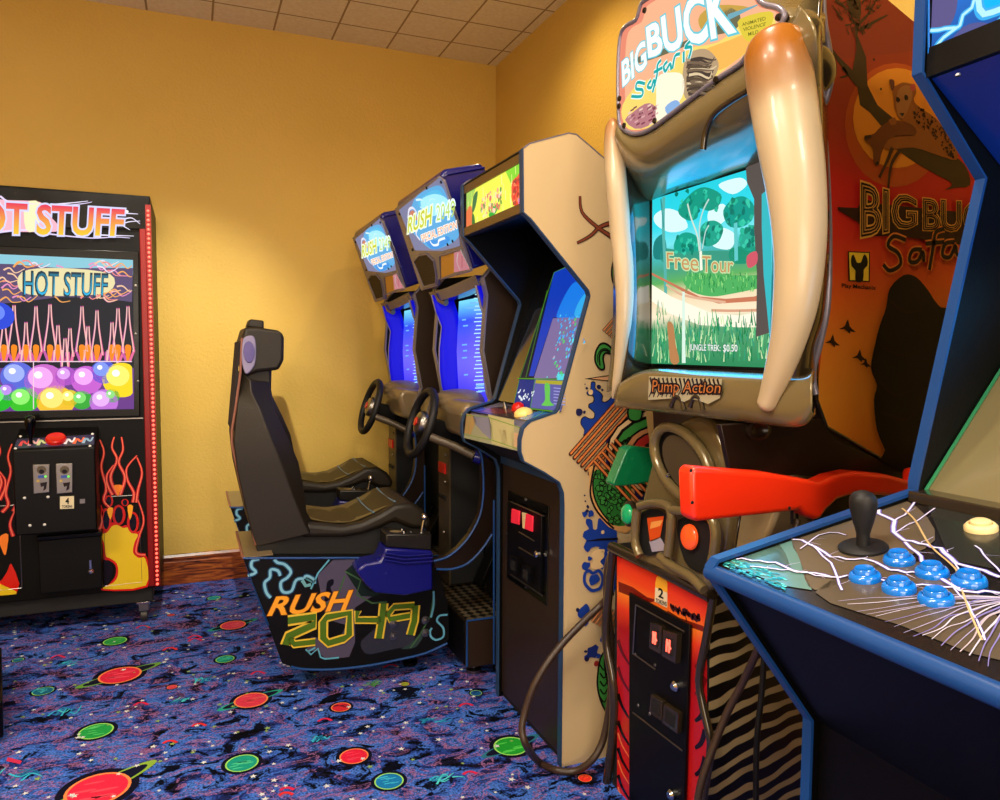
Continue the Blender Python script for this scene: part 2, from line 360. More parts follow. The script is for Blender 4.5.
def scrib(x, y, w, h, cols, seed):
    Q = random.Random(seed)
    for i in range(9):
        u = Q.uniform(-.8, .8); b.stroke(pf, [(x+w*(u-.35), y+h*(Q.uniform(-.6, .6)+.25)), (x+w*u, y+h*Q.uniform(-.5, .5)), (x+w*(u+.35), y+h*(Q.uniform(-.6, .6)-.25))], .007, Q.choice(cols), 3+i % 4, 4, fm, taper=.6)
CY = ['38b8e0', '2890c0', '50d0d8', '1a78a8']
for k, a in enumerate([(64, 710, 16, 9), (10, 774, 30, 9), (66, 663, 14, 4), (202, 679, 9, 5), (450, 778, 18, 8), (437, 720, 16, 4), (372, 683, 10, 5), (43, 691, 11, 5), (320, 738, 9, 5), (225, 659, 8, 3), (180, 700, 10, 4)]): scrib(*a, CY if k != 6 else ['4a8a50', '70a858'], k)
for x, y in [(141, 704), (199, 725), (287, 789), (258, 673), (170, 742), (58, 657), (170, 649), (195, 637), (466, 705), (325, 720), (143, 627), (195, 640), (391, 666), (470, 773), (286, 794)]:
    b.stroke(pf, [(x-7, y+1.5), (x-3, y-1), (x+2, y-1.4), (x+7, y+.6)], .010, 'd02850' if (x+y) % 3 else 'd83030', 3, 4, fm)
R_ = random.Random(3)
for i in range(620):
    x, y = R_.uniform(-.95, 1.0), R_.uniform(1.4, 4.1); r = R_.uniform(.006, .0125); z = .0004*7; a = R_.uniform(0, 1)
    P = [V((x+(r if k % 2 == 0 else r*.42)*math.cos(a+math.pi*k/5), y+(r if k % 2 == 0 else r*.42)*math.sin(a+math.pi*k/5), z)) for k in range(10)]
    b.face(P, fm, 'd8dce0' if i % 4 else '90b060')
struct(b.build('floor', smooth=0))
def quadwall(name, pts, mat):
    q = MB(); n = (V(pts[1])-V(pts[0])).cross(V(pts[2])-V(pts[0])).normalized(); c = V((-.5, 1, 1.4))
    if (c-V(pts[0])).dot(n) > 0: n = -n
    q.prism(pts, n*.1, mat); return struct(q.build(name, smooth=0))
quadwall('ceiling', [(XL, YF, ZC), (XR, YF, ZC), (XR, YB, ZC), (XL, YB, ZC)], 'ceiling_tile')
quadwall('wall_back', [(XL, YB, 0), (XR, YB, 0), (XR, YB, ZC), (XL, YB, ZC)], 'yellow_wall_paint')
quadwall('wall_right', [(XR, YF, 0), (XR, YB, 0), (XR, YB, ZC), (XR, YF, ZC)], 'yellow_wall_paint')
quadwall('wall_left', [(XL, YF, 0), (XL, YB, 0), (XL, YB, ZC), (XL, YF, ZC)], 'yellow_wall_paint')
quadwall('wall_front', [(XL, YF, 0), (XR, YF, 0), (XR, YF, ZC), (XL, YF, ZC)], 'yellow_wall_paint')
def skirting(name, a, c, n):
    q = MB(); a, c, n = V(a), V(c), V(n); up_ = V((0, 0, 1))
    prof = [(0, 0), (.018, 0), (.018, .118), (.014, .122), (.014, .132), (.02, .136), (.02, .146), (.012, .158), (0, .158)]
    q.prism([a+n*x+up_*z for x, z in prof], c-a, 'stained_wood'); struct(q.build(name, smooth=20))
skirting('baseboard_back', (XL, YB-.001, 0), (XR-.03, YB-.001, 0), (0, -1, 0)); skirting('baseboard_right', (XR-.001, YF, 0), (XR-.001, YB-.03, 0), (-1, 0, 0))
skirting('baseboard_left', (XL+.001, YF, 0), (XL+.001, YB-.03, 0), (1, 0, 0))

# lights: recessed downlights and troffers behind the camera
def light(name, kind, loc, target, energy, col, size=.2, spot=None, blend=.5):
    d = bpy.data.lights.new(name, kind); d.energy = energy; d.color = lin(col)
    if kind == 'AREA': d.shape = 'RECTANGLE'; d.size = size[0]; d.size_y = size[1]
    else: d.shadow_soft_size = size
    if kind == 'SPOT': d.spot_size = math.radians(spot); d.spot_blend = blend
    o = bpy.data.objects.new(name, d); COL.objects.link(o); o.location = loc
    o.rotation_euler = (V(target)-V(loc)).to_track_quat('-Z', 'Y').to_euler(); return o
def downlight(x, y, label):
    t = thing('recessed_downlight', label, 'ceiling light', (x, y, ZC), 'recessed downlights in the ceiling')
    q = MB(); q.lathe((x, y, ZC-.001), (0, 0, -1), [(.10, 0), (.10, .006), (.085, .01), (.08, .002)], 'white_plastic', 28); q.build('trim_ring', t)
    q = MB(); q.lathe((x, y, ZC-.003), (0, 0, -1), [(.078, 0), (.078, .001)], 'lamp_glow', 24); q.build('lens', t)
    return t
def troffer(x, y):
    t = thing('ceiling_light', 'white square lay-in ceiling light', 'ceiling light', (x, y, ZC), 'square lay-in ceiling lights')
    q = MB()
    for s in (-1, 1):
        q.box((x-.3, y+s*.29-.01, ZC-.012), (x+.3, y+s*.29+.01, ZC-.001), 'white_plastic'); q.box((x+s*.29-.01, y-.3, ZC-.012), (x+s*.29+.01, y+.3, ZC-.001), 'white_plastic')
    q.build('frame', t)
    q = MB(); q.box((x-.28, y-.28, ZC-.008), (x+.28, y+.28, ZC-.002), 'lamp_glow'); q.build('diffuser', t)
troffer(-.6, .4); troffer(-1.8, .9); troffer(.7, -1.2)
light('troffer_light', 'AREA', (-.6, .4, ZC-.02), (-.6, .4, 0), 50, 'fff4e6', (.55, .55))
light('troffer_light', 'AREA', (-1.8, .9, ZC-.02), (-1.8, .9, 0), 60, 'fff4e0', (.55, .55))
light('troffer_light', 'AREA', (.7, -1.2, ZC-.02), (.7, -1.2, 0), 45, 'fff4e6', (.55, .55))
downlight(1.28, 2.95, 'round recessed downlight above the cream cabinet'); light('downlight_lamp', 'SPOT', (1.28, 2.95, ZC-.03), (1.32, 2.95, 0), 34, 'ffe2a8', .05, 150, .9)
downlight(-.05, 2.5, 'added round downlight throwing the pale patch on the back wall'); light('downlight_lamp', 'SPOT', (-.05, 2.5, ZC-.03), (-.04, 4.26, .95), 270, 'fffae8', .03, 44, 1.0)  # lamp added to throw the pale patch beside the prize machine
downlight(.72, 1.25, 'round recessed downlight above the lightning control deck'); light('downlight_lamp', 'SPOT', (.72, 1.25, ZC-.03), (.72, 1.5, 0), 62, 'ffecd0', .05, 160, .6)
light('front_fill_light', 'AREA', (-.6, YF+.12, 1.5), (-.3, 3, 2.5), 72, 'fff2e0', (2.2, 1.3))  # unseen lamp behind the camera, added as soft fill for ceiling and fronts
w = bpy.data.worlds.new('world'); SC.world = w; w.use_nodes = True; w.node_tree.nodes['Background'].inputs[0].default_value = (.02, .02, .02, 1)
SC.view_settings.view_transform = 'Standard'; SC.view_settings.look = 'None'; SC.view_settings.gamma = 1; SC.view_settings.use_curve_mapping = False; SC.view_settings.exposure = 0
# ------------------------------------------------------------------ prize machine on the left
YH = 3.65; hf = PY(YH-.002)
t = thing('prize_machine', 'tall black prize machine with flame art and ball screen against the back wall', 'arcade machine', (-.6, 3.9, 0))
XA, XB = -1.03, -.148
b = MB(); b.box((XA, YH, .17), (XB, 4.23, 1.90), 'black_laminate'); b.box((XA+.03, YH+.03, .10), (XB-.03, 4.2, .17), 'near_black')
b.build('cabinet_body', t, bevel=.004)
b = MB(); q = [(-60, 183), (140, 195), (141, 221), (-60, 214)]
b.prism([hf(*p) for p in [(-62, 184), (149, 198), (149, 229), (-62, 226)]], (0, -.012, 0), 'black_gloss'); mq = PY(YH-.015)
W = 'glow'
for p in ([(0, 196), (12, 203), (40, 204), (55, 206), (80, 204), (92, 202)], [(0, 232), (25, 230), (50, 234), (90, 238), (115, 237), (130, 238)]): b.stroke(mq, p, .008, 'e8d8ff', 2, 4, W, taper=.7)
b.fill(mq, [(-30, 197), (5, 200), (40, 202), (46, 212), (60, 230), (30, 232), (0, 231), (-30, 230)], 'f6b8c8', 1, 4, W); b.fill(mq, [(25, 204), (40, 203), (38, 228), (26, 230)], 'fff2c0', 2, 3, W)
for p in ([(122, 213), (138, 214)], [(124, 219), (132, 218), (140, 224)], [(120, 224), (130, 230)], [(100, 235), (134, 236)], [(45, 205), (70, 203), (88, 201)], [(118, 226), (128, 222), (140, 221)]): b.stroke(mq, p, .006, 'f0e8ff', 2, 4, W, taper=.6)
Q = [(-62, 204), (124, 210), (124, 236), (-62, 232)]
Q = [(-46, 200.5), (124, 210), (122, 235.5), (-46, 232)]
b.text(mq, 'HOT STUFF', Q, 'd8d8ff', 4, .075, 0, W); b.text(mq, 'HOT STUFF', Q, 'fff', 6, .035, 0, W, gcol=('f08070', 'ffb040')) if 0 else None
b.text(mq, 'HOT STUFF', Q, 'e85060', 6, .028, 0, W, gcol=('f8c830', 'e83858'))
b.disc(mq, 127, 211.5, .006, 'ffffff', 6, 10, W); b.build('marquee', t)
# screen
b = MB(); SQ = [(-74, 251), (133, 260), (134, 409), (-74, 413)]
b.prism([hf(*p) for p in [(-80, 243), (139, 252), (140, 416), (-80, 421)]], (0, -.014, 0), 'black_gloss'); b.build('screen_bezel', t, bevel=.003)
sp_ = PY(YH-.018); b = MB()
def sc(pts, c, l, sm=0): b.fill(sp_, pts, c, l, sm, 'glow')
sc([(-74, 251), (133, 260), (134, 409), (-74, 413)], '181c26', 0)
sc([(-74, 251), (133, 260), (133, 275), (100, 268), (60, 270), (-74, 266)], '8ac8d8', 1)
sc([(-74, 262), (10, 264), (60, 268), (133, 268), (132, 302), (100, 298), (60, 297), (20, 302), (-74, 310)], '5a4a70', 2)
R_ = random.Random(5)
for i in range(46):
    x = R_.choice([R_.uniform(-70, 26), R_.uniform(98, 128), R_.uniform(10, 110)]); y = R_.uniform(262, 300) if not 20 < x < 108 else R_.choice([R_.uniform(262, 270), R_.uniform(293, 299)])
    b.stroke(sp_, [(x-9, y+R_.uniform(-4, 4)), (x-3, y-2), (x+3, y+3), (min(x+12, 132), y+R_.uniform(-4, 4))], .007, R_.choice(['f08888', 'f6c8a0', 'f4a858', 'e88fc0', 'e8e0f0']), 3+i % 3, 4, 'glow', taper=.6)
sc([(22, 272), (60, 268), (110, 274), (108, 292), (60, 296), (22, 292)], 'e8dca8', 7, 4)
b.text(sp_, 'HOT STUFF', [(23, 271), (108, 274), (107, 297), (23, 296)], '203848', 9, .03, 0, 'glow'); b.text(sp_, 'HOT STUFF', [(24, 272), (108, 275), (107, 296), (24, 295)], 'fff', 11, -.008, 0, 'glow', gcol=('28b8e8', '206880'))
for x, h, s in [(-60, 300, 1), (-40, 310, 1), (-25, 305, 1), (-8, 300, 1), (14, 305, 1.1), (4, 315, .8), (36, 306, 1), (50, 304, 1), (58, 325, .8), (26, 322, .9), (65, 338, .6), (70, 328, .6), (82, 306, 1), (97, 310, 1), (88, 326, .8), (112, 322, 1), (118, 308, 1), (128, 306, 1)]:
    k = 6*s; yb = 362
    for sg in (-1, 1):
        b.stroke(sp_, [(x+sg*1, h), (x+sg*2, h+18), (x+sg*k, h+38*s+6), (x+sg*k*.9, yb-10), (x+sg*1.5, yb)], .011, 'e86a9a' if sg > 0 else 'c85aa8', 8, 4, 'glow', taper=-.6)
        b.stroke(sp_, [(x+sg*1, h+1), (x+sg*2, h+18), (x+sg*(k-.6), h+38*s+6), (x+sg*k*.8, yb-12)], .004, 'f6c0b8', 9, 4, 'glow')
    if x not in (65, 70): sc([(x-3, yb-16), (x+3, yb-16), (x+2, yb-6), (x-1, yb)], 'f88818', 9, 3)
sc([(-74, 368), (134, 368), (134, 409), (-74, 413)], '6a3c88', 11)
for x, y, r, c, hl in [(-62, 385, .075, '28b838', '80f080'), (-40, 372, .07, '6070e0', 'b0c0ff'), (-20, 396, .06, 'e8c828', 'fff080'), (-2, 398, .055, '20b828', '70f070'), (18, 377, .062, '5a68d8', 'a0b0f8'), (24, 400, .055, '38c028', '90f070'), (45, 382, .075, 'c868c8', 'f0a8f0'), (56, 402, .07, 'f0c030', 'ffe878'), (87, 380, .06, 'c860d0', 'f0a8f8'), (104, 372, .05, '4858d0', '8098f0'), (82, 400, .04, '38a838', '80e070'), (104, 402, .055, 'c070d8', 'e8b0f8'), (122, 380, .075, 'f8d820', 'fff070'), (-1, 316, .055, '2848d8', '6888f8'), (-58, 330, .05, 'd84040', 'ff9080'), (70, 398, .035, 'd8c030', 'fff080'), (66, 376, .04, 'a850c0', 'e0a0f0'), (8, 392, .035, '8848c0', 'c090f0'), (112, 396, .03, '40a840', '90e080')]:
    c0 = sp_(x, y)
    def clipdisc(dx, dz, r_, col, l):
        P = []
        lo = sp_(134, 409); 
        for k in range(22):
            p = V((c0.x+dx+r_*math.cos(2*math.pi*k/22), sp_.P.y-.0004*l, c0.z+dz+r_*math.sin(2*math.pi*k/22)))
            p.x = min(p.x, lo.x-.003); p.z = max(p.z, lo.z+.003); P.append(p)
        b.face(P, 'glow', col)
    clipdisc(0, 0, r, c, 12); clipdisc(-r*.2, r*.25, r*.6, hl, 13); clipdisc(-r*.3, r*.4, r*.2, 'ffffff', 14)
sc([(-74, 361), (132, 361), (132, 362), (-74, 362)], 'f0d0e0', 15); sc([(33, 361), (34, 361), (34, 409), (33, 409)], 'f0d0e0', 15)
b.build('screen', t, smooth=0)
# chrome line + screws
b = MB(); b.prism([hf(*p) for p in [(-80, 424), (143, 417.5), (143, 418.6), (-80, 425)]], (0, -.004, 0), 'steel'); b.build('trim_bar', t)
for x, y in [(135, 286), (135, 334), (137, 381)]:
    b = MB(); P = hf(x, y); b.lathe(P+V((.004, -.015, 0)), (0, -1, 0), [(.006, 0), (.005, .004), (.001, .005)], 'steel', 12); b.build('screw', t)
# red frame and light strip at the right and left front corners
for xc, nm in ((XB, 0), (XA, 1)):
    s = -1 if nm == 0 else 1
    b = MB(); x0, x1 = sorted((xc+s*.045, xc+s*.02)); b.box((x0, YH-.012, .18), (x1, YH+.001, 1.86), 'red_frame'); b.build('side_frame', t, bevel=.003)
    b = MB(); x0, x1 = sorted((xc+s*.02, xc-s*.002)); b.box((x0, YH-.016, .18), (x1, YH+.001, 1.86), 'red_frame')
    for i in range(84): b.ball(((x0+x1)/2, YH-.017, .19+i*.0198), .0062, 'red_led', 8)
    b.build('light_strip', t, smooth=60)
# lower art panel
b = MB(); ap = PY(YH-.003)
def flame(strokes, fills):
    for pts, c, l in fills: b.fill(ap, pts, c, l, 4, 'gloss_print')
    for pts in strokes:
        b.stroke(ap, pts, .016, 'b01818', 4, 5, 'gloss_print', taper=-.6); b.stroke(ap, pts, .007, 'e86a50', 5, 5, 'gloss_print', taper=-.6)
Yc = 'd8b820'
def gx(pts, o=(80, 420), k=4.0): return [(o[0]+x/k, o[1]+y/k) for x, y in pts]
red = gx([(68, 445), (95, 455), (120, 350), (110, 345), (95, 310), (150, 250), (180, 300), (190, 340), (240, 310), (258, 400), (262, 440), (240, 490), (272, 545), (272, 672), (86, 684), (95, 650)])
b.fill(ap, gx([(72, 452), (100, 440), (118, 415), (140, 410), (165, 425), (185, 420), (200, 440), (225, 448), (245, 440), (238, 470), (222, 500), (222, 530), (240, 545), (268, 548), (270, 668), (88, 682), (118, 655), (142, 620), (140, 580), (112, 560), (96, 565), (92, 500)]), 'c81c10', 1, 3, 'gloss_print')
b.fill(ap, gx([(82, 460), (108, 450), (128, 425), (150, 420), (172, 432), (192, 430), (205, 452), (232, 458), (218, 490), (212, 530), (235, 552), (262, 556), (263, 662), (92, 676), (134, 650), (152, 620), (148, 575), (118, 552), (104, 545), (98, 495)]), Yc, 2, 3, 'gloss_print')
b.fill(ap, gx([(92, 565), (118, 570), (133, 600), (120, 640), (96, 660)]), '120808', 3, 4, 'gloss_print')
for cx, cy, rx, ry in [(105, 400, 14, 40), (155, 380, 18, 34), (212, 410, 16, 36), (115, 325, 12, 20), (180, 330, 10, 12)]:
    b.fill(ap, gx([(cx+rx*1.5*math.sin(k*math.pi/4), cy-ry*1.2*math.cos(k*math.pi/4)) for k in range(8)]), 'c02010', 3, 4, 'gloss_print'); b.fill(ap, gx([(cx+rx*.9*math.sin(k*math.pi/4), cy-ry*.95*math.cos(k*math.pi/4)) for k in range(8)]), '100808', 4, 4, 'gloss_print')
b.fill(ap, gx([(135, 262), (170, 262), (158, 290), (152, 305), (146, 290)]), 'f08020', 6, 3, 'gloss_print'); b.fill(ap, gx([(190, 345), (212, 345), (200, 400)]), 'f0a020', 5, 3, 'gloss_print'); b.fill(ap, gx([(108, 358), (132, 352), (122, 398)]), 'f0a020', 5, 3, 'gloss_print')
S1 = [[(80, 80), (96, 130), (85, 190), (105, 270), (95, 320), (120, 350)], [(60, 120), (66, 200), (58, 300), (75, 350)], [(137, 68), (128, 110), (148, 160), (122, 230), (150, 300)], [(166, 68), (172, 120), (155, 170), (180, 230), (160, 300)], [(135, 180), (108, 220), (110, 260), (130, 300)], [(228, 142), (188, 190), (190, 240), (215, 290), (212, 330)], [(228, 150), (248, 210), (232, 280), (225, 330)], [(232, 320), (255, 400), (235, 470), (225, 530), (262, 540)], [(70, 350), (88, 400), (75, 450)]]
flame([gx(p) for p in S1], [])
b.fill(ap, gx([(66, 350), (78, 332), (92, 355), (90, 385), (76, 400)]), 'b01c18', 3, 3, 'gloss_print')
b.build('flame_panel', t, smooth=0); b = MB()
for dx in (-102,):   # mirrored set on the left half
    def mir(p): return [(2*56-x, y+(x-56)*.075*2*.6) for x, y in p]
    for p in S1: b.stroke(ap, mir(gx(p)), .016, 'b01818', 4, 5, 'gloss_print', taper=-.6); b.stroke(ap, mir(gx(p)), .007, 'e86a50', 5, 5, 'gloss_print', taper=-.6)
    b.fill(ap, mir(gx([(82, 560), (100, 590), (128, 625), (140, 590), (172, 600), (192, 560), (205, 620), (262, 600), (263, 662), (60, 676)])), 'c81c10', 1, 3, 'gloss_print'); b.fill(ap, mir(gx([(120, 640), (150, 625), (172, 630), (212, 640), (262, 630), (263, 668), (62, 682)])), Yc, 2, 3, 'gloss_print')
    b.fill(ap, mir(gx([(135, 262), (170, 262), (158, 290), (152, 305), (146, 290)])), 'f08020', 6, 3, 'gloss_print'); b.fill(ap, mir(gx([(95, 440), (132, 450), (120, 500), (105, 520)])), 'f08020', 6, 3, 'gloss_print')
b.build('flame_panel', t, smooth=0)
for x0, x1, yt, yb_ in ((104, 139, 497, 586), (-16, 19, 507, 592)):
    b = MB()
    for a, c in (((x0, yt), (x1, yt-2)), ((x0, yt), (x0+1, yb_)), ((x1, yt-2), (x1+3, yb_-4)), ((x0+1, yb_), (x1+3, yb_-4))): b.tube([hf(*a), hf(*c)], .0022, 'steel', 6)
    b.build('access_door_frame', t)
# control box
YC = 3.50; cf = PY(YC); b = MB()
fr = [cf(*p) for p in [(12, 451), (95, 447), (97, 532), (18, 536)]]
x0, x1, zt, zb = fr[0].x, fr[1].x, (fr[0].z+fr[1].z)/2, fr[3].z
b.prism([(x0, YC, zb), (x0, YC, zt), (x0, YH, zt+.075), (x0, YH, zb)], (x1-x0, 0, 0), 'black_steel'); cb = b.build('control_box', t, bevel=.006)
tp = plane3(V((x0, YC, zt)), V((x1, YC, zt)), V((x0, YH, zt+.075))); b = MB()
b.fill(tp, [(17, 439), (94, 434.5), (94, 444.5), (14, 448.5)], '3a3450', 1, 0, 'gloss_print')
for i, c in enumerate(['e04858', 'e8b0c0', 'c8d8a0', '6a60c0', 'e84048', 'e0e0f0', 'f06a48', '88a8c8']):
    x = 20+i*9; b.stroke(tp, [(x, 446-i*.4), (x+3, 441-i*.4), (x+7, 444-i*.4), (x+10, 439-i*.3)], .012, c, 2, 4, 'gloss_print', taper=.5)
b.build('panel_overlay', cb)
b = MB(); P = tp(31, 444); b.lathe(P, (0, 0, 1), [(.007, 0), (.007, .03), (.013, .05), (.02, .085), (.021, .10), (.016, .112), (.004, .117)], 'black_gloss', 18); b.build('joystick', t, smooth=60)
b = MB(); P = tp(56, 440.5); b.lathe(P, tp.N, [(.038, 0), (.038, .012), (.034, .018), (.026, .016), (.001, .015)], 'red_plastic', 26); b.build('button', t)
for x, y in [(20.5, 436.5), (92.5, 434), (15.5, 448.5), (90, 446)]:
    b = MB(); b.lathe(tp(x, y), tp.N, [(.006, 0), (.004, .003), (.001, .004)], 'white_plastic', 10); b.build('screw', cb)
for xa in (33, 56):
    b = MB(); q = [(xa, 464+(.5 if xa < 40 else -.5)), (xa+17, 463.5+(.5 if xa < 40 else -.5)), (xa+17, 492), (xa+1, 493.5)]
    b.prism([cf(*p) for p in q], (0, -.01, 0), 'steel'); cc = PY(YC-.0105)
    b.disc(cc, xa+8.5, 470, .017, '5a5040', 1, 14, 'gloss_print'); b.disc(cc, xa+8.5, 471.5, .009, '181410', 2, 10, 'gloss_print'); b.fill(cc, [(xa+5, 475.5), (xa+11, 475), (xa+11, 478), (xa+5, 478)], '3858a8', 2, 0, 'gloss_print')
    b.fill(cc, [(xa+7, 483), (xa+14, 482), (xa+13, 489), (xa+10, 491), (xa+11, 486), (xa+8, 487)], '201810', 2, 0, 'gloss_print'); b.disc(cc, xa+12.5, 476.5, .005, '80ff60', 3, 8, 'glow'); b.disc(cc, xa+5, 481, .006, 'b8a058', 2, 8, 'gloss_print')
    b.build('coin_acceptor', t, bevel=.002)
b = MB(); cc = PY(YC-.001); b.fill(cc, [(60, 496.5), (74, 496), (74, 508.5), (60, 509)], 'd8cca8', 1); b.text(cc, '4', [(65.5, 498), (69, 498), (69, 504), (65.5, 504)], '141414', 3, .03); b.text(cc, 'TOKENS', [(62, 505.3), (72.3, 505), (72.3, 507.5), (62, 508)], '141414', 3, .02); b.build('token_sticker', t)
b = MB(); b.prism([cf(*p) for p in [(80, 499), (85, 498.7), (85, 503), (80, 503.4)]], (0, -.005, 0), 'steel'); b.build('lock', t)
for x, y in [(24.5, 498), (48, 497), (30, 525.5), (44.5, 524.7)]:
    b = MB(); b.lathe(cf(x, y), (0, -1, 0), [(.006, 0), (.004, .003), (.001, .004)], 'white_plastic', 10); b.build('screw', cb)
# prize door below
b = MB(); df = PY(3.6); q = [df(*p) for p in [(38, 541), (101, 536), (103, 588), (45, 592)]]
b.box((q[0].x, 3.6, q[2].z), (q[1].x, YH, q[0].z), 'black_steel'); b.prism([(q[0].x-.005, 3.595, q[0].z), (q[1].x+.005, 3.595, q[0].z), (q[1].x+.005, 3.595, q[0].z+.02), (q[0].x-.005, 3.595, q[0].z+.02)], (0, .05, 0), 'black_gloss')
pd = b.build('prize_door', t, bevel=.004); b = MB(); P = df(91, 571); b.lathe(P, (0, -1, 0), [(.012, 0), (.012, .012), (.008, .018), (.001, .019)], 'chrome', 16); b.box((P.x-.004, P.y-.012, P.z), (P.x+.004, P.y-.004, P.z+.05), 'chrome'); b.build('lock', pd)
for x, y in ((XB-.07, YH+.07), (XA+.07, YH+.07), (XB-.07, 4.15), (XA+.07, 4.15)):
    b = MB(); b.box((x-.022, y-.03, .055), (x+.022, y+.03, .10), 'steel'); b.box((x-.03, y-.035, .088), (x+.03, y+.035, .10), 'chrome'); c = b.build('caster', t, bevel=.003)
    b = MB(); b.lathe((x-.013, y, .03), (1, 0, 0), [(.012, -.002), (.03, 0), (.03, .026), (.012, .028)], 'caster_wheel', 20); b.build('wheel', c)

# low black base cut by the left edge of the picture
P = Z_(4, 744, 0); Q = Z_(2, 640, 0)
t = thing('cabinet_base', 'low black cabinet base with a painted red reflection at the left edge of the carpet', 'arcade machine', (P.x-.3, P.y+.3, 0))
b = MB(); b.prism([(P.x-.6, P.y, .02), (P.x, P.y, .02), (P.x-.10, P.y+.50, .02), (P.x-.6, P.y+.50, .02)], (0, 0, .12), 'black_gloss'); b.prism([(P.x-.58, P.y+.02, 0), (P.x-.02, P.y+.02, 0), (P.x-.12, P.y+.48, 0), (P.x-.58, P.y+.48, 0)], (0, 0, .02), 'near_black'); b.build('base_box', t, bevel=.006)
b = MB(); b.box((P.x-.06, P.y-.004, .03), (P.x-.01, P.y+.002, .11), 'red_frame'); b.build('red_reflection', t, bevel=.002)  # red reflection on the black side, put in as a coloured strip
# ------------------------------------------------------------------ cream sided upright cabinet
YN, YFAR = 1.932, 2.446; FX = .996
mp_ = PY(YN)
t = thing('arcade_cabinet', 'cream sided upright cabinet with lit yellow-green marquee and insect-splash side art', 'arcade machine', (1.3, 2.19, 0))
px = [(523.5, 149), (530, 144), (568.6, 133.6), (576, 134.8), (602, 157)]
prof = [mp_(*p) for p in px]; e = prof[-1]; d = (prof[-1]-prof[-2]).normalized()
prof.append(e+d*.30); prof.append(V((XR-.03, YN, prof[-1].z-.12))); prof.append(V((XR-.03, YN, .0))); prof.append(V((FX, YN, .0)))
prof += [mp_(*p) for p in [(564.5, 505), (564, 493), (560, 482), (545, 472), (524.5, 461), (521.5, 452), (521.5, 440), (524, 429), (531, 422), (556, 413.5), (560, 409), (590.5, 296), (589, 290), (531, 218), (524, 212)]]
prof[8] = V((prof[9].x, YN, 0))
for ys, nm in ((YN, 0), (YFAR-.02, 1)):
    b = MB(); P = [V((p.x, ys, p.z)) for p in prof]; b.prism(P, (0, .02, 0), 'cream_laminate' if nm == 0 else 'black_laminate'); sd = b.build('side_panel', t, smooth=0)
    b = MB(); b.edging(prof[8:]+prof[:1], ys-.001, ys+.021, .0042, 'blue_dark_trim', closed=False, ref=prof); b.edging(prof[:6], ys-.001, ys+.021, .0035, 'silver_plastic', closed=False, ref=prof); b.build('edge_moulding', sd)
# side art
ar = PY(YN-.0005); b = MB(); K = '140c0c'; BL = '1a3a94'; GR = '3c8c3c'; OR = 'd88c58'; RD = 'b83028'; CR = 'e2c08c'
def st(p, w, c, l=2, **k): b.stroke(ar, p, w, c, l, **k)
def bl(pts, k, o): return [(o[0]+x/k, o[1]+y/k) for x, y in pts]
c2 = lambda p: bl(p, 6.67, (540, 340)); c4 = lambda p: bl(p, 3.81, (555, 450)); c8 = lambda p: bl(p, 2.108, (560, 180))
# antennae
for p in ([(580, 196), (582, 212), (596, 226), (612, 237), (622, 243)], [(577, 243), (590, 236), (600, 227), (612, 223), (624, 224)]):
    st(p, .017, K, 2, taper=-.5); st(p, .010, '7a3c28', 3, taper=-.5)
def outlined(pts, col, l=3, w=.006, sm=4):
    b.fill(ar, pts, col, l, sm); b.stroke(ar, pts, w, K, l+1, sm, closed=True)
outlined([(617, 255), (612, 268), (613, 282), (620, 290), (628, 285), (628, 258)], GR)
for i in range(5): st([(603+i*2.6, 331+i*2.2), (630+i*2.6, 300+i*2.2)], .0085, K, 2, sm=0); st([(603.4+i*2.6, 330.6+i*2.2), (630+i*2.6, 300+i*2.2)], .005, OR, 3, sm=0)
outlined(c2([(400, 30), (440, 25), (480, 60), (490, 95), (440, 85), (420, 120), (430, 180), (415, 198), (390, 185), (368, 140), (372, 80)]), GR); st(c2([(470, 75), (420, 70), (395, 110), (400, 170)]), .005, K, 5); st(c2([(455, 62), (415, 60), (385, 100), (385, 150)]), .003, K, 5)
b.fill(ar, c2([(295, 258), (470, 233), (560, 235), (560, 285), (470, 278)]), K, 2); b.fill(ar, c2([(340, 258), (470, 240), (560, 243), (560, 275), (470, 270)]), 'd8a070', 3)
# upper blue splash
b.fill(ar, c2([(340, 280), (370, 280), (370, 320), (400, 345), (420, 370), (415, 405), (440, 410), (470, 385), (500, 355), (560, 360), (520, 420), (480, 440), (300, 635), (295, 600), (270, 560), (275, 525), (300, 508), (325, 520), (355, 520), (362, 490), (340, 465), (322, 450), (325, 425), (355, 410), (352, 375), (320, 370), (310, 350), (335, 325)]), K, 2, 3)
b.fill(ar, c2([(343, 286), (366, 286), (366, 323), (396, 350), (414, 372), (411, 410), (442, 416), (475, 388), (503, 362), (550, 366), (510, 420), (302, 625), (300, 598), (276, 560), (280, 530), (300, 514), (325, 527), (360, 525), (368, 490), (345, 462), (328, 447), (331, 430), (361, 412), (358, 370), (325, 364), (316, 350), (340, 330)]), BL, 3, 3)
b.disc(ar, 540+338/6.67, 340+348/6.67, .008, CR, 4)
for x, y, r in [(262, 480, .012), (297, 480, .005), (392, 312, .007), (415, 333, .004), (312, 322, .004), (300, 295, .002), (466, 318, .005)]: b.blob(ar, *c2([(x, y)])[0], r, '20204a', 3, 8, .2, seed=x)
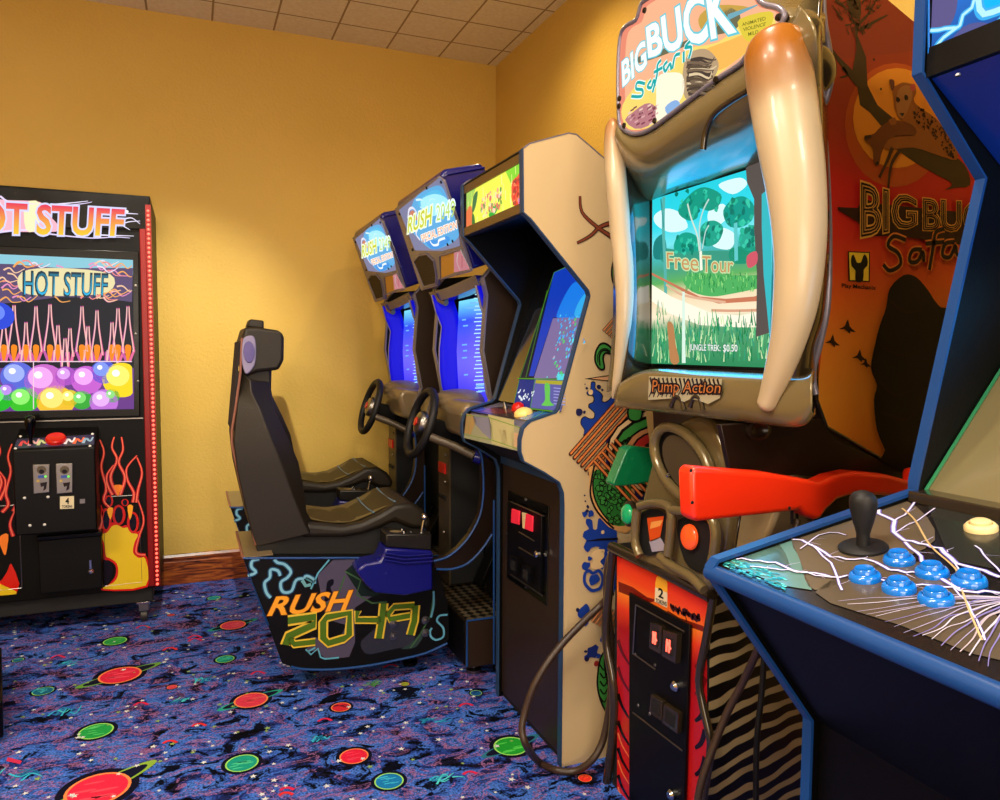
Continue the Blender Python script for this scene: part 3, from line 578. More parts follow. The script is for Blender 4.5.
# stripes
def stripes(a, c, off, n, w=.013):
    for i in range(n):
        p0 = (a[0]+off[0]*i, a[1]+off[1]*i); p1 = (c[0]+off[0]*i, c[1]+off[1]*i); st([p0, p1], w, '4a1c10', 5, sm=0); st([p0, p1], w*.5, 'd87c40', 6, sm=0); b.disc(ar, p0[0], p0[1], w/2, '4a1c10', 5, 10)
stripes((570.5, 454), (640, 375), (3.8, 3.9), 6)
for i in range(6):
    p_ = [(594+i*4.2, 461-i*4.4), (634+i*4.2, 505-i*4.4)]; st(p_, .012, '4a1c10', 26+i, sm=0); st(p_, .0065, 'd87c40', 27+i, sm=0)
# eye / caterpillar
b.fill(ar, [(606, 440), (622, 420), (645, 408), (668, 408), (700, 425), (700, 500), (640, 500), (606, 470)], '1c2060', 3)
for r, c, l in (((56, 44), K, 7), ((54, 42), CR, 8), ((50, 38), K, 9), ((47, 35), GR, 10), ((38, 28), K, 11), ((36, 26), 'c88a58', 12), ((31, 22), K, 13), ((29, 20), RD, 14), ((20, 13), K, 15)):
    b.fill(ar, [(662+r[0]*math.cos(k*math.pi/10), 452+r[1]*math.sin(k*math.pi/10)) for k in range(20)], c, l)
for i in range(12): st([(612+i*4.2, 452-i*3), (616+i*4.2, 445-i*2.4), (620+i*4.2, 447-i*2.6)], .006, K, 11)
b.fill(ar, [(645, 408), (650, 445), (653, 445), (655, 408)], 'd8b070', 17); outlined([(628, 410), (634, 404), (642, 408), (640, 420), (630, 420)], GR, 16)
# leafy mass
lm = c4([(150, 80), (175, 60), (230, 110), (270, 170), (270, 260), (225, 300), (190, 265), (165, 225), (145, 180), (138, 130)])
b.fill(ar, c4([(140, 60), (290, 100), (290, 300), (222, 302), (180, 268), (150, 225), (132, 170), (132, 110)]), 'd8a060', 7, 3); b.fill(ar, c4([(158, 75), (280, 100), (280, 270), (222, 286), (192, 255), (165, 215), (148, 170), (145, 120)]), '2f7a32', 8, 3); b.stroke(ar, c4([(158, 75), (145, 120), (148, 170), (165, 215), (192, 255), (222, 286)]), .005, K, 9); b.stroke(ar, c4([(150, 60), (140, 110), (135, 170), (155, 225), (190, 268), (225, 300)]), .006, K, 9)
R_ = random.Random(2)
for i in range(110):
    x, y = R_.uniform(150, 275), R_.uniform(85, 275)
    if x < 156+max(0, y-150)*.42: continue
    p = c4([(x, y)])[0]; a = R_.uniform(0, 6.28); r = 3.2
    pts = [(p[0]+r*.5*math.cos(a+k*1.047)*(1.5 if k % 3 == 0 else 1), p[1]+r*.5*math.sin(a+k*1.047)*(1.5 if k % 3 == 0 else 1)) for k in range(6)]
    b.fill(ar, [(q[0]*1.0+(q[0]-p[0])*.5, q[1]+(q[1]-p[1])*.5) for q in pts], K, 10+i % 6, 2); b.fill(ar, pts, GR, 11+i % 6, 2)
# lower blue splash
b.fill(ar, c4([(120, 262), (142, 268), (145, 300), (160, 300), (165, 262), (190, 262), (235, 300), (235, 520), (205, 540), (185, 500), (195, 470), (160, 440), (150, 410), (170, 370), (140, 372), (125, 390), (108, 370), (120, 345), (105, 330), (112, 310), (130, 300), (118, 282)]), BL, 4, 2)
b.fill(ar, c4([(150, 385), (178, 378), (188, 405), (172, 425), (185, 445), (150, 455), (135, 440), (145, 420), (138, 400)]), CR, 6, 3)
b.stroke(ar, c4([(115, 470), (130, 460), (145, 470), (165, 460), (178, 475), (182, 500), (172, 525), (160, 532), (140, 535), (122, 520), (112, 500)]), .010, BL, 6, 3, closed=True); b.blob(ar, *c4([(147, 496)])[0], .018, BL, 6, 12, .25, seed=4)
b.blob(ar, *c4([(118, 443)])[0], .014, BL, 6, 10, .2, seed=9)
b.fill(ar, c4([(112, 348), (170, 337), (240, 335), (240, 342), (170, 345)]), K, 7)
for x, y, r in [(182, 313, .006), (183, 385, .006), (205, 390, .005), (188, 455, .005), (197, 422, .004), (205, 408, .004)]: b.disc(ar, *c4([(x, y)])[0], r, CR, 6, 8)
for x, y, r in [(113, 173, .003), (115, 195, .003), (126, 216, .005), (113, 245, .009), (135, 243, .009), (123, 232, .005), (133, 413, .007), (88, 608, .006), (110, 615, .022), (118, 660, .008), (97, 625, .006), (145, 770, .018), (120, 790, .008), (165, 785, .007), (190, 710, .018), (117, 768, .005)]: b.blob(ar, *c4([(x, y)])[0], r, BL if r > .006 else '20204a', 5, 10, .3, seed=int(x*y))
for i in range(6): p = c4([(140+i*13, 655+i*7), (190+i*13, 590+i*7)]); st(p, .010, '4a1c10', 7, sm=0); st(p, .0055, OR, 8, sm=0)
outlined(c8([(100, 970), (112, 955), (120, 990), (118, 1060), (108, 1080), (98, 1050), (94, 1010)]), GR, 7); outlined([(598, 672), (602, 655), (612, 648), (612, 712), (604, 708), (598, 690)], GR, 7)
for i in range(5): st([(600, 665+i*8), (604, 670+i*8), (608, 664+i*8)], .005, K, 9)
b.disc(ar, 596.5, 663.5, .009, '8a2020', 6); b.disc(ar, 587, 659, .008, '20183a', 6); b.blob(ar, 592.5, 652, .02, '1c2c70', 6, 9, .25, seed=8)
b.build('side_art', bpy.data.objects['side_panel'], smooth=0)
# marquee box
y0, y1 = YN+.021, YFAR-.021
mxx = mp_(524, 180).x+.006; zt, zb = prof[0].z, prof[-1].z
b = MB(); b.box((mxx, y0, zb), (mxx+.02, y1, zt), 'brown_panel'); b.build('marquee_box', t)
mq = PX(mxx-.001); b = MB()
q = [(466.5, 189), (523, 155), (523, 206.5), (466.5, 234)]
pt = lambda u, v: (q[0][0]*(1-u)+q[1][0]*u, (q[0][1]*(1-u)+q[1][1]*u)*(1-v)+(q[3][1]*(1-u)+q[2][1]*u)*v)
b.fill(mq, q, 'f0f458', 1, 0, 'glow')
b.fill(mq, [pt(.7, .02), pt(1, .02), pt(1, .5), pt(.85, .55), pt(.75, .3)], '8cd83c', 2, 3, 'glow'); b.fill(mq, [pt(0, 0), pt(.2, 0), pt(.1, .3), pt(.04, .6), pt(0, .6)], 'a8d060', 2, 0, 'glow'); b.fill(mq, [pt(.0, .5), pt(.09, .45), pt(.1, .9), pt(0, 1)], 'e87848', 3, 3, 'glow')
b.fill(mq, [pt(.80, .42), pt(.9, .35), pt(1, .3), pt(1, .85), pt(.88, .92), pt(.8, .75)], 'f06040', 3, 3, 'glow'); b.fill(mq, [pt(.92, .8), pt(1, .75), pt(1, .95), pt(.92, .98)], 'd880c8', 4, 0, 'glow')
b.fill(mq, [pt(.12, .25), pt(.2, .2), pt(.16, .5), pt(.1, .6)], '40784a', 4, 3, 'glow'); b.fill(mq, [pt(.4, .78), pt(.5, .68), pt(.58, .74), pt(.5, .88), pt(.42, .92)], '28b040', 4, 3, 'glow'); b.fill(mq, [pt(.1, .62), pt(.14, .7), pt(.15, .95), pt(.1, .98)], '38783a', 4, 3, 'glow')
R_ = random.Random(11)
for i in range(90):
    u, v = R_.uniform(.26, .62), R_.uniform(.38, .8); x, y = pt(u, v); b.disc(mq, x, y, R_.uniform(.004, .009), R_.choice(['e87868', 'f0a888', 'f4e0c0', '70a050', 'f8f090']), 5+i % 5, 7, 'glow')
for i in range(60):
    u, v = R_.uniform(.82, .98), R_.uniform(.38, .9); x, y = pt(u, v); b.disc(mq, x, y, R_.uniform(.004, .008), R_.choice(['d83830', 'f09060', 'f04838', 'a84838']), 5+i % 5, 7, 'glow')
for i in range(40):
    u, v = R_.uniform(.02, .98), R_.uniform(.05, .95); b.stroke(mq, [pt(u, v), pt(u+.005, min(v+.2, .97))], .003, R_.choice(['ffffa0', 'd8f060', 'fff8c0', 'b8d848']), 3, 0, 'glow')
b.build('marquee', t, smooth=0)
b = MB()
b.box((mxx-.006, y0, zt-.030), (mxx, y1, zt-.004), 'frame_olive'); b.box((mxx-.006, y0, zb+.002), (mxx, y1, zb+.028), 'frame_olive'); b.box((mxx-.004, y1-.012, zb), (mxx, y1, zt), 'near_black'); b.build('marquee_frame', t)
# top and back shell
b = MB()
for i in range(0, 7):
    a, c = prof[i], prof[i+1]; dd = (c-a); n = V((dd.z, 0, -dd.x)).normalized()*.012
    if i == 6: continue
    b.prism([V((a.x, y0, a.z)), V((c.x, y0, c.z)), V((c.x, y0, c.z))+n, V((a.x, y0, a.z))+n], (0, y1-y0, 0), 'black_laminate')
b.build('back_shell', t)
# underside of the marquee, black, to the screen top
A = V((mxx+.01, y0, zb+.002)); gb = V((mp_(557, 411).x+.012, y0, mp_(557, 411).z)); gt = Y_(553, 236, y1); gt = V((gt.x, y0, gt.z))
b = MB(); b.prism([A, gt+V((.02, 0, .05)), gt+V((.02, 0, .07)), A+V((.0, 0, .02))], (0, y1-y0, 0), 'black_satin'); b.build('speaker_board', t)
b = MB(); k = (gt-gb).normalized(); nn = V((k.z, 0, -k.x)); b.prism([gb, gt+k*.07, gt+k*.07+nn*.015, gb+nn*.015], (0, y1-y0, 0), 'screen_glass_dark'); bz = b.build('screen_bezel', t)
gp = Plane(gb, nn, (0, 2.2, 1.3)); gp.P = gp.P+gp.N*.0012; b = MB()
G = [(553, 252), (512, 404.5), (556, 412.5), (589, 293), (567, 262)]
def s7(p): return bl(p, 4.44, (500, 250))
b.fill(gp, s7([(245, 95), (305, 68), (395, 190), (270, 720), (60, 690), (85, 570)]), '0a1438', 1, 0, 'glow_soft')
b.fill(gp, s7([(240, 100), (300, 75), (392, 192), (370, 290), (300, 300), (235, 300), (150, 560), (128, 560)]), '1038b0', 2, 0, 'glow')
b.fill(gp, s7([(300, 180), (345, 140), (392, 192), (375, 280), (345, 300), (300, 300), (250, 295)]), '1878e0', 3, 4, 'glow'); b.fill(gp, s7([(330, 290), (350, 230), (385, 190), (380, 260), (365, 300)]), '30a8e8', 4, 4, 'glow')
b.fill(gp, s7([(235, 303), (300, 300), (368, 300), (345, 400), (300, 570), (150, 570)]), '7a6a9a', 4, 0, 'glow')  # mauve area paints the glass reflection into the screen image
b.fill(gp, s7([(85, 575), (298, 580), (270, 716), (60, 690)]), '0e2878', 5, 0, 'glow'); b.fill(gp, s7([(155, 575), (298, 580), (270, 716), (135, 700)]), '5858a0', 6, 0, 'glow')
for p in ([(90, 565), (240, 100), (305, 70)], [(115, 565), (210, 180)], [(78, 570), (298, 576)], [(60, 688), (85, 578)], [(55, 694), (265, 720)], [(135, 700), (155, 578)]): b.stroke(gp, s7(p), .004, '4a8a20', 7, 0, 'glow')
b.fill(gp, s7([(160, 577), (296, 582), (290, 600), (157, 592)]), 'a8a030', 7, 0, 'glow'); b.fill(gp, s7([(198, 600), (210, 590), (222, 605), (222, 670), (240, 690), (185, 690), (200, 665)]), '60c050', 8, 3, 'glow')
for i in range(6): b.stroke(gp, s7([(238, 612+i*14), (290, 618+i*14)]), .003, '9898d0', 8, 0, 'glow')
R_ = random.Random(8)
for i in range(26): b.blob(gp, *s7([(80+R_.uniform(0, 70), 620+R_.uniform(0, 45))])[0], .004, 'e0e8f0', 8, 6, .3, seed=i, mat='glow')
for i in range(44):
    u = R_.random(); y = 300+u*270; x0_ = 235-u*85; x1_ = 365-u*68; x = x0_+(x1_-x0_)*R_.uniform(.35, 1)
    b.disc(gp, *s7([(x, y)])[0], R_.uniform(.003, .007), R_.choice(['40d8e8', '50e8d0', '60a8f0', 'd86898', '50c868']), 8, 7, 'glow')
for i in range(50): b.disc(gp, *s7([(R_.uniform(255, 375), R_.uniform(285, 420))])[0], R_.uniform(.003, .006), R_.choice(['38b8f0', '2890e8', '60d0f0']), 9, 6, 'glow') if 1 else None
for i in range(9): b.stroke(gp, s7([(252+R_.uniform(-4, 4), 552+i*3), (295, 552+i*3)]), .002, '50d8e0', 8, 0, 'glow')
b.build('screen', t, smooth=0)
# control deck
dk = [mp_(*p) for p in [(524, 429), (531, 422), (556, 413.5), (560, 411)]]
f0 = mp_(522.5, 432); f1 = mp_(519.5, 453)
b = MB(); P = [V((f1.x+.012, y0, f1.z)), V((f0.x+.01, y0, f0.z)), V((dk[1].x+.01, y0, dk[1].z-.003)), V((dk[3].x+.02, y0, dk[3].z-.006)), V((dk[3].x+.02, y0, f1.z-.01))]
b.prism(P, (0, y1-y0, 0), 'silver_plastic'); cp = b.build('control_deck', t, bevel=.003)
fp = plane3(P[0], P[1], P[0]+V((0, .1, 0))); fp.P = fp.P+fp.N*.001; b = MB()
def q6(p): return bl(p, 7.14, (430, 380))
b.fill(fp, [(461, 413), (520.5, 427), (518, 451), (461, 437)], 'a8a888', 1, 0, 'gloss_print')
for pts, c in (([(415, 245), (600, 285), (600, 490), (440, 455)], 'c8c08a'), ([(300, 240), (420, 260), (440, 330), (440, 430), (380, 380), (320, 310)], '8c8ca0'), ([(230, 235), (300, 245), (330, 290), (290, 390), (230, 375)], 'b89860'), ([(490, 350), (540, 360), (560, 470), (520, 460)], 'd0a878'), ([(570, 370), (640, 380), (620, 480), (590, 480)], 'd8b088')): b.fill(fp, q6(pts), c, 2, 0, 'gloss_print')
for p in ([(215, 250), (400, 260), (640, 340)], [(230, 385), (430, 425), (620, 490)], [(440, 270), (450, 440)], [(290, 250), (270, 380)]): b.stroke(fp, q6(p), .003, '8aa850', 3, 0, 'gloss_print')
b.build('deck_graphic', cp, smooth=0)
tp = plane3(P[2], P[3], P[2]+V((0, .1, 0))); tp.P = tp.P+tp.N*.001; b = MB()
b.fill(tp, [(514, 405.5), (557, 413), (531, 421.5), (464, 410)], '3c2c24', 1, 0, 'gloss_print'); b.fill(tp, [(540, 410.5), (557, 413.5), (532, 421), (518, 418.5)], '2a6aa8', 2, 0, 'gloss_print'); b.fill(tp, [(490, 408), (515, 410), (500, 414), (480, 411)], '702818', 2, 3, 'gloss_print'); b.fill(tp, [(466, 409), (478, 406), (486, 409), (476, 411.5)], '3040a0', 3, 3, 'gloss_print')
for p in ([(534, 408.5), (524, 418)], [(545, 411), (530, 420)]): b.stroke(tp, p, .003, '60c040', 4, 0, 'gloss_print')
b.build('deck_overlay', cp, smooth=0)
for (x, y), m_, r in (((518.5, 409), 'red_plastic', .02), ((523.5, 414.5), 'ball_yellow', .026)):
    b = MB(); b.lathe(tp(x, y), tp.N, [(r*1.15, 0), (r*1.1, .006), (r, .012), (r*.6, .02), (.001, .023)], m_, 22); b.build('button' if r < .022 else 'trackball', t, smooth=60)
b = MB(); b.lathe(tp(505.5, 408), tp.N, [(.008, 0), (.006, .01), (.003, .02), (.001, .021)], 'steel', 12); b.build('start_button', t)
# lower front
b = MB(); b.box((FX+.014, y0, .02), (FX+.03, y1, mp_(545, 472).z+.06), 'brown_panel'); b.prism([P[0]+V((.005, 0, -.002)), V((FX+.02, y0, mp_(560, 482).z)), V((FX+.035, y0, mp_(560, 482).z)), P[0]+V((.04, 0, 0))], (0, y1-y0, 0), 'near_black'); fpn = b.build('front_panel', t)
b = MB(); b.box((FX+.004, y0, .845), (FX+.014, y1, .87), 'blue_dark_trim'); b.build('trim_strip', t)
b = MB(); b.box((FX+.02, y0, 0), (FX+.035, y1, .02), 'near_black'); b.box((FX+.05, YN+.02, 0), (XR-.05, YFAR-.02, .02), 'near_black'); b.build('plinth', t)
cf = PX(FX+.014); b = MB()
def c5(p): return bl(p, 6.15, (500, 480))
b.prism([cf(*p) for p in c5([(55, 62), (305, 160), (292, 775), (48, 600)])], (-.004, 0, 0), 'black_gloss'); b.prism([cf(*p) for p in c5([(65, 125), (275, 212), (268, 715), (62, 575)])], (-.012, 0, 0), 'black_steel'); cd = b.build('coin_door', t, bevel=.002)
for p in ([(80, 175), (128, 190), (124, 275), (76, 262)], [(168, 205), (210, 222), (206, 318), (160, 300)]):
    b = MB(); b.prism([PX(FX+.002)(*q_) for q_ in c5(p)], (-.006, 0, 0), 'red_lens'); b.build('coin_slot', cd, bevel=.002)
b = MB(); b.prism([PX(FX+.002)(*q_) for q_ in c5([(138, 198), (168, 205), (160, 302), (142, 294)])], (-.002, 0, 0), 'cream_plastic'); b.build('token_sticker', cd)
for p in ([(85, 465), (132, 480), (130, 580), (80, 560)], [(162, 520), (212, 535), (208, 640), (158, 615)]):
    b = MB(); R1 = [PX(FX+.002)(*q_) for q_ in c5(p)]; b.prism(R1, (-.016, 0, 0), 'black_steel'); c = sum(R1, V())/4; b.prism([c+(r-c)*.6+V((-.0165, 0, 0)) for r in R1], (-.001, 0, 0), 'near_black'); b.build('coin_return', cd, bevel=.002)
b = MB(); L = PX(FX)(*c5([(242, 455)])[0]); b.lathe(L, (-1, 0, 0), [(.011, 0), (.011, .012), (.007, .016), (.001, .017)], 'chrome', 14); b.build('lock', cd)
for p in ([(118, 320), (210, 375)], [(118, 415), (208, 468)], [(70, 135), (270, 222)], [(65, 580), (262, 712)]):
    b = MB(); b.tube([PX(FX)(*q_) for q_ in c5(p)], .0022, 'steel', 6); b.build('door_seam', cd)
for x, y in [(160, 120), (282, 460), (50, 328), (163, 655)]:
    b = MB(); b.lathe(PX(FX+.01)(*c5([(x, y)])[0]), (-1, 0, 0), [(.006, 0), (.005, .004), (.001, .005)], 'steel', 10); b.build('bolt', cd)
gc_ = (gb+gt)/2+V((0, (y1-y0)/2, 0))
light('screen_glow_fill', 'AREA', gc_+gp.N*.03, gc_+gp.N, .8, '1470e0', (.3, .3))  # unseen blue lamp added before the glass to light the cabinet's inside
# ------------------------------------------------------------------ sit-down driving cabinet (near one), then its neighbour
RN, RF = 2.55, 3.16
t = thing('driving_cabinet', 'nearer blue sit-down driving cabinet, its black seat pod in front of the other', 'driving game', (.7, 2.86, 0), 'sit-down driving cabinets in a pair')
def rn(x, y): return Y_(x, y, RN)
def bl(pts, k, o): return [(o[0]+x/k, o[1]+y/k) for x, y in pts]
WID = V((0, RF-RN, 0))
# hood
hp = [rn(*p) for p in [(441, 177), (442, 170), (446, 168.5), (481, 162.5), (488.5, 172), (492, 210), (494, 262), (473, 269)]]
b = MB(); b.prism(hp, WID, 'blue_shell'); hood = b.build('hood', t, bevel=.012, seg=3)
b = MB(); b.tube([rn(443.5, 178)-V((0, .004, 0)), rn(447, 174.5)-V((0, .004, 0)), rn(484, 168)-V((0, .004, 0))], .004, 'blue_shell', 8); b.build('ridge', hood)
A, B_, C_ = Y_(397, 208, RF), Y_(441, 177, RN), Y_(473, 268, RN)
fp = plane3(A, B_, C_); fp.P = fp.P+fp.N*.002; Nf = fp.N
b = MB(); face = [(397, 208), (418, 191), (440, 175.5), (446, 180), (473, 268), (471, 271.5), (441, 279), (440, 285.5), (423.5, 290)]
b.prism([fp(*p) for p in face], Nf*.012, 'silver_plastic'); mf = b.build('marquee_frame', t, bevel=.003)
mp2 = Plane(fp.P+Nf*.0125, Nf); b = MB()
def c3(p): return bl(p, 5, (330, 140))
G = 'glow'
b.fill(mp2, c3([(345, 350), (550, 185), (575, 230), (640, 430), (650, 530), (560, 555), (425, 552)]), '98a0d0', 1, 0, 'glow_soft')
b.fill(mp2, c3([(420, 300), (500, 240), (560, 235), (600, 330), (640, 440), (630, 500), (520, 548), (450, 500), (400, 430)]), '50a8e0', 2, 4, G)
b.fill(mp2, c3([(440, 310), (480, 270), (520, 250), (555, 262), (570, 330), (500, 350), (460, 345)]), '48b8e8', 3, 4, G)
b.fill(mp2, c3([(480, 505), (530, 500), (580, 480), (600, 500), (560, 535), (510, 545)]), '2890e0', 3, 4, G)
b.fill(mp2, c3([(455, 300), (520, 270), (580, 290), (600, 340), (520, 380), (470, 360)]), 'a0e8f8', 4, 4, G); b.stroke(mp2, c3([(430, 300), (460, 300), (480, 330), (500, 300), (525, 295)]), .008, 'd0f0f8', 4, 4, G); b.stroke(mp2, c3([(450, 335), (480, 345), (510, 325)]), .007, 'b8e8f8', 4, 4, G)
b.stroke(mp2, c3([(390, 395), (395, 350), (415, 340), (435, 370), (440, 430), (430, 470), (450, 500)]), .010, 'e0e0f0', 4, 4, G); b.fill(mp2, c3([(398, 400), (400, 365), (415, 350), (430, 375), (435, 400)]), 'c87860', 4, 3, G)
b.stroke(mp2, c3([(500, 505), (515, 525), (540, 522), (545, 502), (575, 490)]), .009, 'e8f4f8', 5, 4, G)
for col, gr, l in (('f0ffe0', .10, 6), ('c8d030', .02, 8)):
    b.text(mp2, 'RUSH', c3([(388, 392), (510, 330), (512, 415), (388, 465)]), col, l, gr, .2, G)
for col, gr, l in (('e8ffff', .09, 6), ('b8d860', .0, 8)):
    b.text(mp2, '2049', c3([(525, 330), (622, 300), (628, 385), (532, 405)]), col, l, gr, .2, G)
for col, gr, l in (('fff4e8', .10, 9), ('e09060', .0, 11)):
    b.text(mp2, 'SPECIAL EDITION', c3([(452, 478), (632, 405), (636, 440), (462, 512)]), col, l, gr, .1, G)
b.build('marquee', mf, smooth=0)
for x, y in c3([(348, 370), (413, 548), (590, 522), (557, 210), (485, 240), (615, 505)]):
    b = MB(); b.lathe(mp2(x, y), Nf, [(.006, 0), (.005, .004), (.001, .005)], 'black_satin', 10); b.build('bolt', mf)
b = MB(); gr = [(414, 262), (419, 255.5), (427, 254), (434, 261), (436.5, 276), (436, 284), (424, 287)]
b.fill(mp2, gr, '52462c', 1, 0, 'matte_print'); b.tube([mp2(*p, 2) for p in gr], .005, 'silver_plastic', 8, closed=True)
for i in range(9): b.stroke(mp2, [(416+i*.9, 262+i*2.6), (434+i*.2, 258+i*2.9)], .0012, '3a3018', 3, 0, 'matte_print')
b.build('speaker_grille', mf)
b = MB(); b.fill(mp2, [(441, 257), (454, 252), (454, 273), (441, 278)], 'd29a3c', 1, 0); b.fill(mp2, [(454, 252), (461, 250), (471, 269), (454, 272.5)], 'f098a8', 1, 0, 'glow_soft'); b.stroke(mp2, [(458, 253), (457, 262), (460, 270)], .006, 'fbe0e4', 2, 4, 'glow_soft'); b.stroke(mp2, [(462, 256), (462, 268)], .004, 'c03850', 2, 0, 'glow_soft')
b.tube([mp2(*p, 2) for p in [(440, 256), (454, 251.5), (461, 250), (471.5, 270), (441, 279)]], .004, 'silver_plastic', 8, closed=True); b.build('side_window', mf)
# spine and side panels
pr = [V((.985, 0, 1.50)), V((1.03, 0, 1.55)), V((1.62, 0, 1.62)), V((1.68, 0, 1.45)), V((1.68, 0, .03)), V((1.16, 0, .03)), V((1.16, 0, .80)), V((1.0, 0, .92)), V((.98, 0, .97)), V((1.02, 0, 1.06)), V((.985, 0, 1.24)), V((1.0, 0, 1.44))]
for y, nm in ((RN, 0), (RF-.03, 1)):
    b = MB(); b.prism([V((p.x, y, p.z)) for p in pr], (0, .03, 0), 'brown_panel' if nm == 0 else 'black_laminate'); s_ = b.build('side_panel', t)
    b = MB(); b.edging([V((p.x, y, p.z)) for p in pr[6:]+pr[:2]], y-.002, y+.032, .006, 'silver_plastic', closed=False, ref=pr); b.build('edge_moulding', s_)
b = MB(); b.box((1.30, RN+.03, .03), (1.66, RF-.03, 1.60), 'black_laminate'); b.box((1.17, RN+.03, .05), (1.3, RF-.03, .92), 'near_black'); b.build('cabinet_body', t)
# screen surround: curved blue shell
def wing(y0, y1):
    rows = []
    for z, xo, xi in ((1.475, .965, 1.05), (1.40, .985, 1.075), (1.34, 1.01, 1.085), (1.25, 1.0, 1.09), (1.15, 1.0, 1.09), (1.08, 1.01, 1.085), (1.03, 1.03, 1.08), (1.01, 1.05, 1.075)):
        rows.append([V((xo+(xi-xo)*u, y0+(y1-y0)*(u**1.6), z)) for u in (0, .25, .5, .75, 1)])
    return rows
for y0, y1 in ((RF-.035, RF-.06), (RN+.035, RN+.06)):
    b = MB(); r = wing(y0, y1); b.grid(r, 'blue_glow_plastic'); w_ = b.build('screen_wing', t, smooth=60); md = w_.modifiers.new('solid', 'SOLIDIFY'); md.thickness = .006
    b = MB(); b.tube([x[0] for x in r], .005, 'silver_plastic', 8); b.build('trim', w_)
b = MB(); b.box((1.085, RN+.05, 1.0), (1.30, RF-.05, 1.50), 'black_satin'); b.build('screen_housing', t)
rows = []; 
b = MB(); nz = 10; ny = 8; y0, y1 = RF-.06, RN+.06
rows = [[V((1.07-.008*math.sin(math.pi*u)+.01*abs(2*v-1), y0+(y1-y0)*u, 1.02+.43*v)) for u in [k/ny for k in range(ny+1)]] for v in [k/nz for k in range(nz+1)]]
cols = ['3030e8', '4840f0', '5c50f4', '6c60f8', '7068f8', '6860f4', '5c58f0', '4858ec', '3850f0', '58a8f8', '80e0ff']
b.grid(rows, 'glow', colrows=cols)
sp_ = PX(1.055)
for i in range(26):
    y = 392-i*3.9; b.stroke(sp_, [(474+(i % 3), y), (482+(i*7 % 5), y-.4)], .004, 'b8f0ff', 2, 0, G)
for x, y, w in [(462, 320, 4), (463, 326, 5), (462, 345, 5), (463, 351, 4), (462, 358, 5), (464, 375, 4), (476, 386, 8), (478, 391, 12), (470, 303, 14), (466, 308, 18)]: b.stroke(sp_, [(x, y), (x+w, y-.5)], .006, '70b8ff', 2, 0, G)
b.build('screen', t, smooth=60)
# struts under the hood
b = MB()
b.tube([Y_(436, 291, RF-.04), Y_(440, 300, RF-.06), Y_(446, 303, RF-.1)], .014, 'tan_plastic', 8); b.box((1.0, RN+.05, 1.47), (1.2, RF-.05, 1.50), 'blue_shell')
b.prism([fp(*p)+V((.02, 0, -.01)) for p in [(424, 290), (440, 286), (470, 272), (474, 283), (452, 293), (430, 300)]], (.05, 0, 0), 'blue_shell'); b.tube([Y_(480, 280, RN+.04), Y_(489, 288, RN+.04), Y_(487, 303, RN+.04)], .012, 'tan_plastic', 8); b.build('hood_bracket', t)
# dashboard
b = MB()
dp = [V((.985, RN+.02, .90)), V((.93, RN+.02, .92)), V((.905, RN+.02, 1.02)), V((.93, RN+.02, 1.055)), V((1.12, RN+.02, 1.03)), V((1.16, RN+.02, .88))]
b.prism(dp, (0, RF-RN-.04, 0), 'tan_plastic'); dash = b.build('dashboard', t, bevel=.02, seg=3)
b = MB(); b.ball((1.0, 2.86, 1.035), .12, 'tan_plastic', 20, (.9, 1.1, .42)); b.build('instrument_hump', dash, smooth=60)
b = MB(); b.tube([Z_(433, 438, .80) if 0 else Y_(430.6, 437, 2.70), Y_(454, 446, 2.66), Y_(474, 456, 2.62)], .016, 'tan_dark', 14); b.lathe(Y_(474, 456, 2.62), (1, -.3, -.3), [(.024, 0), (.026, .02), (.022, .05)], 'blue_shell', 14); b.build('grab_bar', t, smooth=60)
WC = Y_(423, 423.5, 2.855); WN = V((-.95, 0, .31)).normalized(); R0 = .130
wa = V((0, 1, 0)); wb = WN.cross(wa)
b = MB(); b.prism([WC-WN*.02+V((0, -.045, -.035)), WC-WN*.02+V((0, -.045, .035)), WC-WN*.02+V((0, .045, .035)), WC-WN*.02+V((0, .045, -.035))], -WN*.10, 'black_satin'); b.tube([WC, WC-WN*.12], .026, 'steel', 14); b.build('steering_column', t, bevel=.006)
b = MB(); b.tube([WC+(wa*math.cos(a)+wb*math.sin(a))*R0+WN*.01 for a in [2*math.pi*k/40 for k in range(40)]], .0165, 'black_rubber', 12, closed=True); wh = b.build('steering_wheel', t, smooth=60)
b = MB()
for a in (math.pi*.0, math.pi, math.pi*1.5): 
    d = wa*math.cos(a)+wb*math.sin(a); e_ = WN.cross(d)*.017
    b.prism([WC+d*.03+e_*1.4, WC+d*.03-e_*1.4, WC+d*(R0-.005)-e_, WC+d*(R0-.005)+e_], WN*.008, 'steel')
b.build('spokes', wh)
b = MB(); b.lathe(WC, WN, [(.05, 0), (.05, .012), (.042, .024), (.02, .03), (.001, .031)], 'steel', 22); b.lathe(WC+WN*.0312, WN, [(.018, 0), (.017, .003), (.001, .004)], 'red_plastic', 16); b.build('hub', wh, smooth=40)
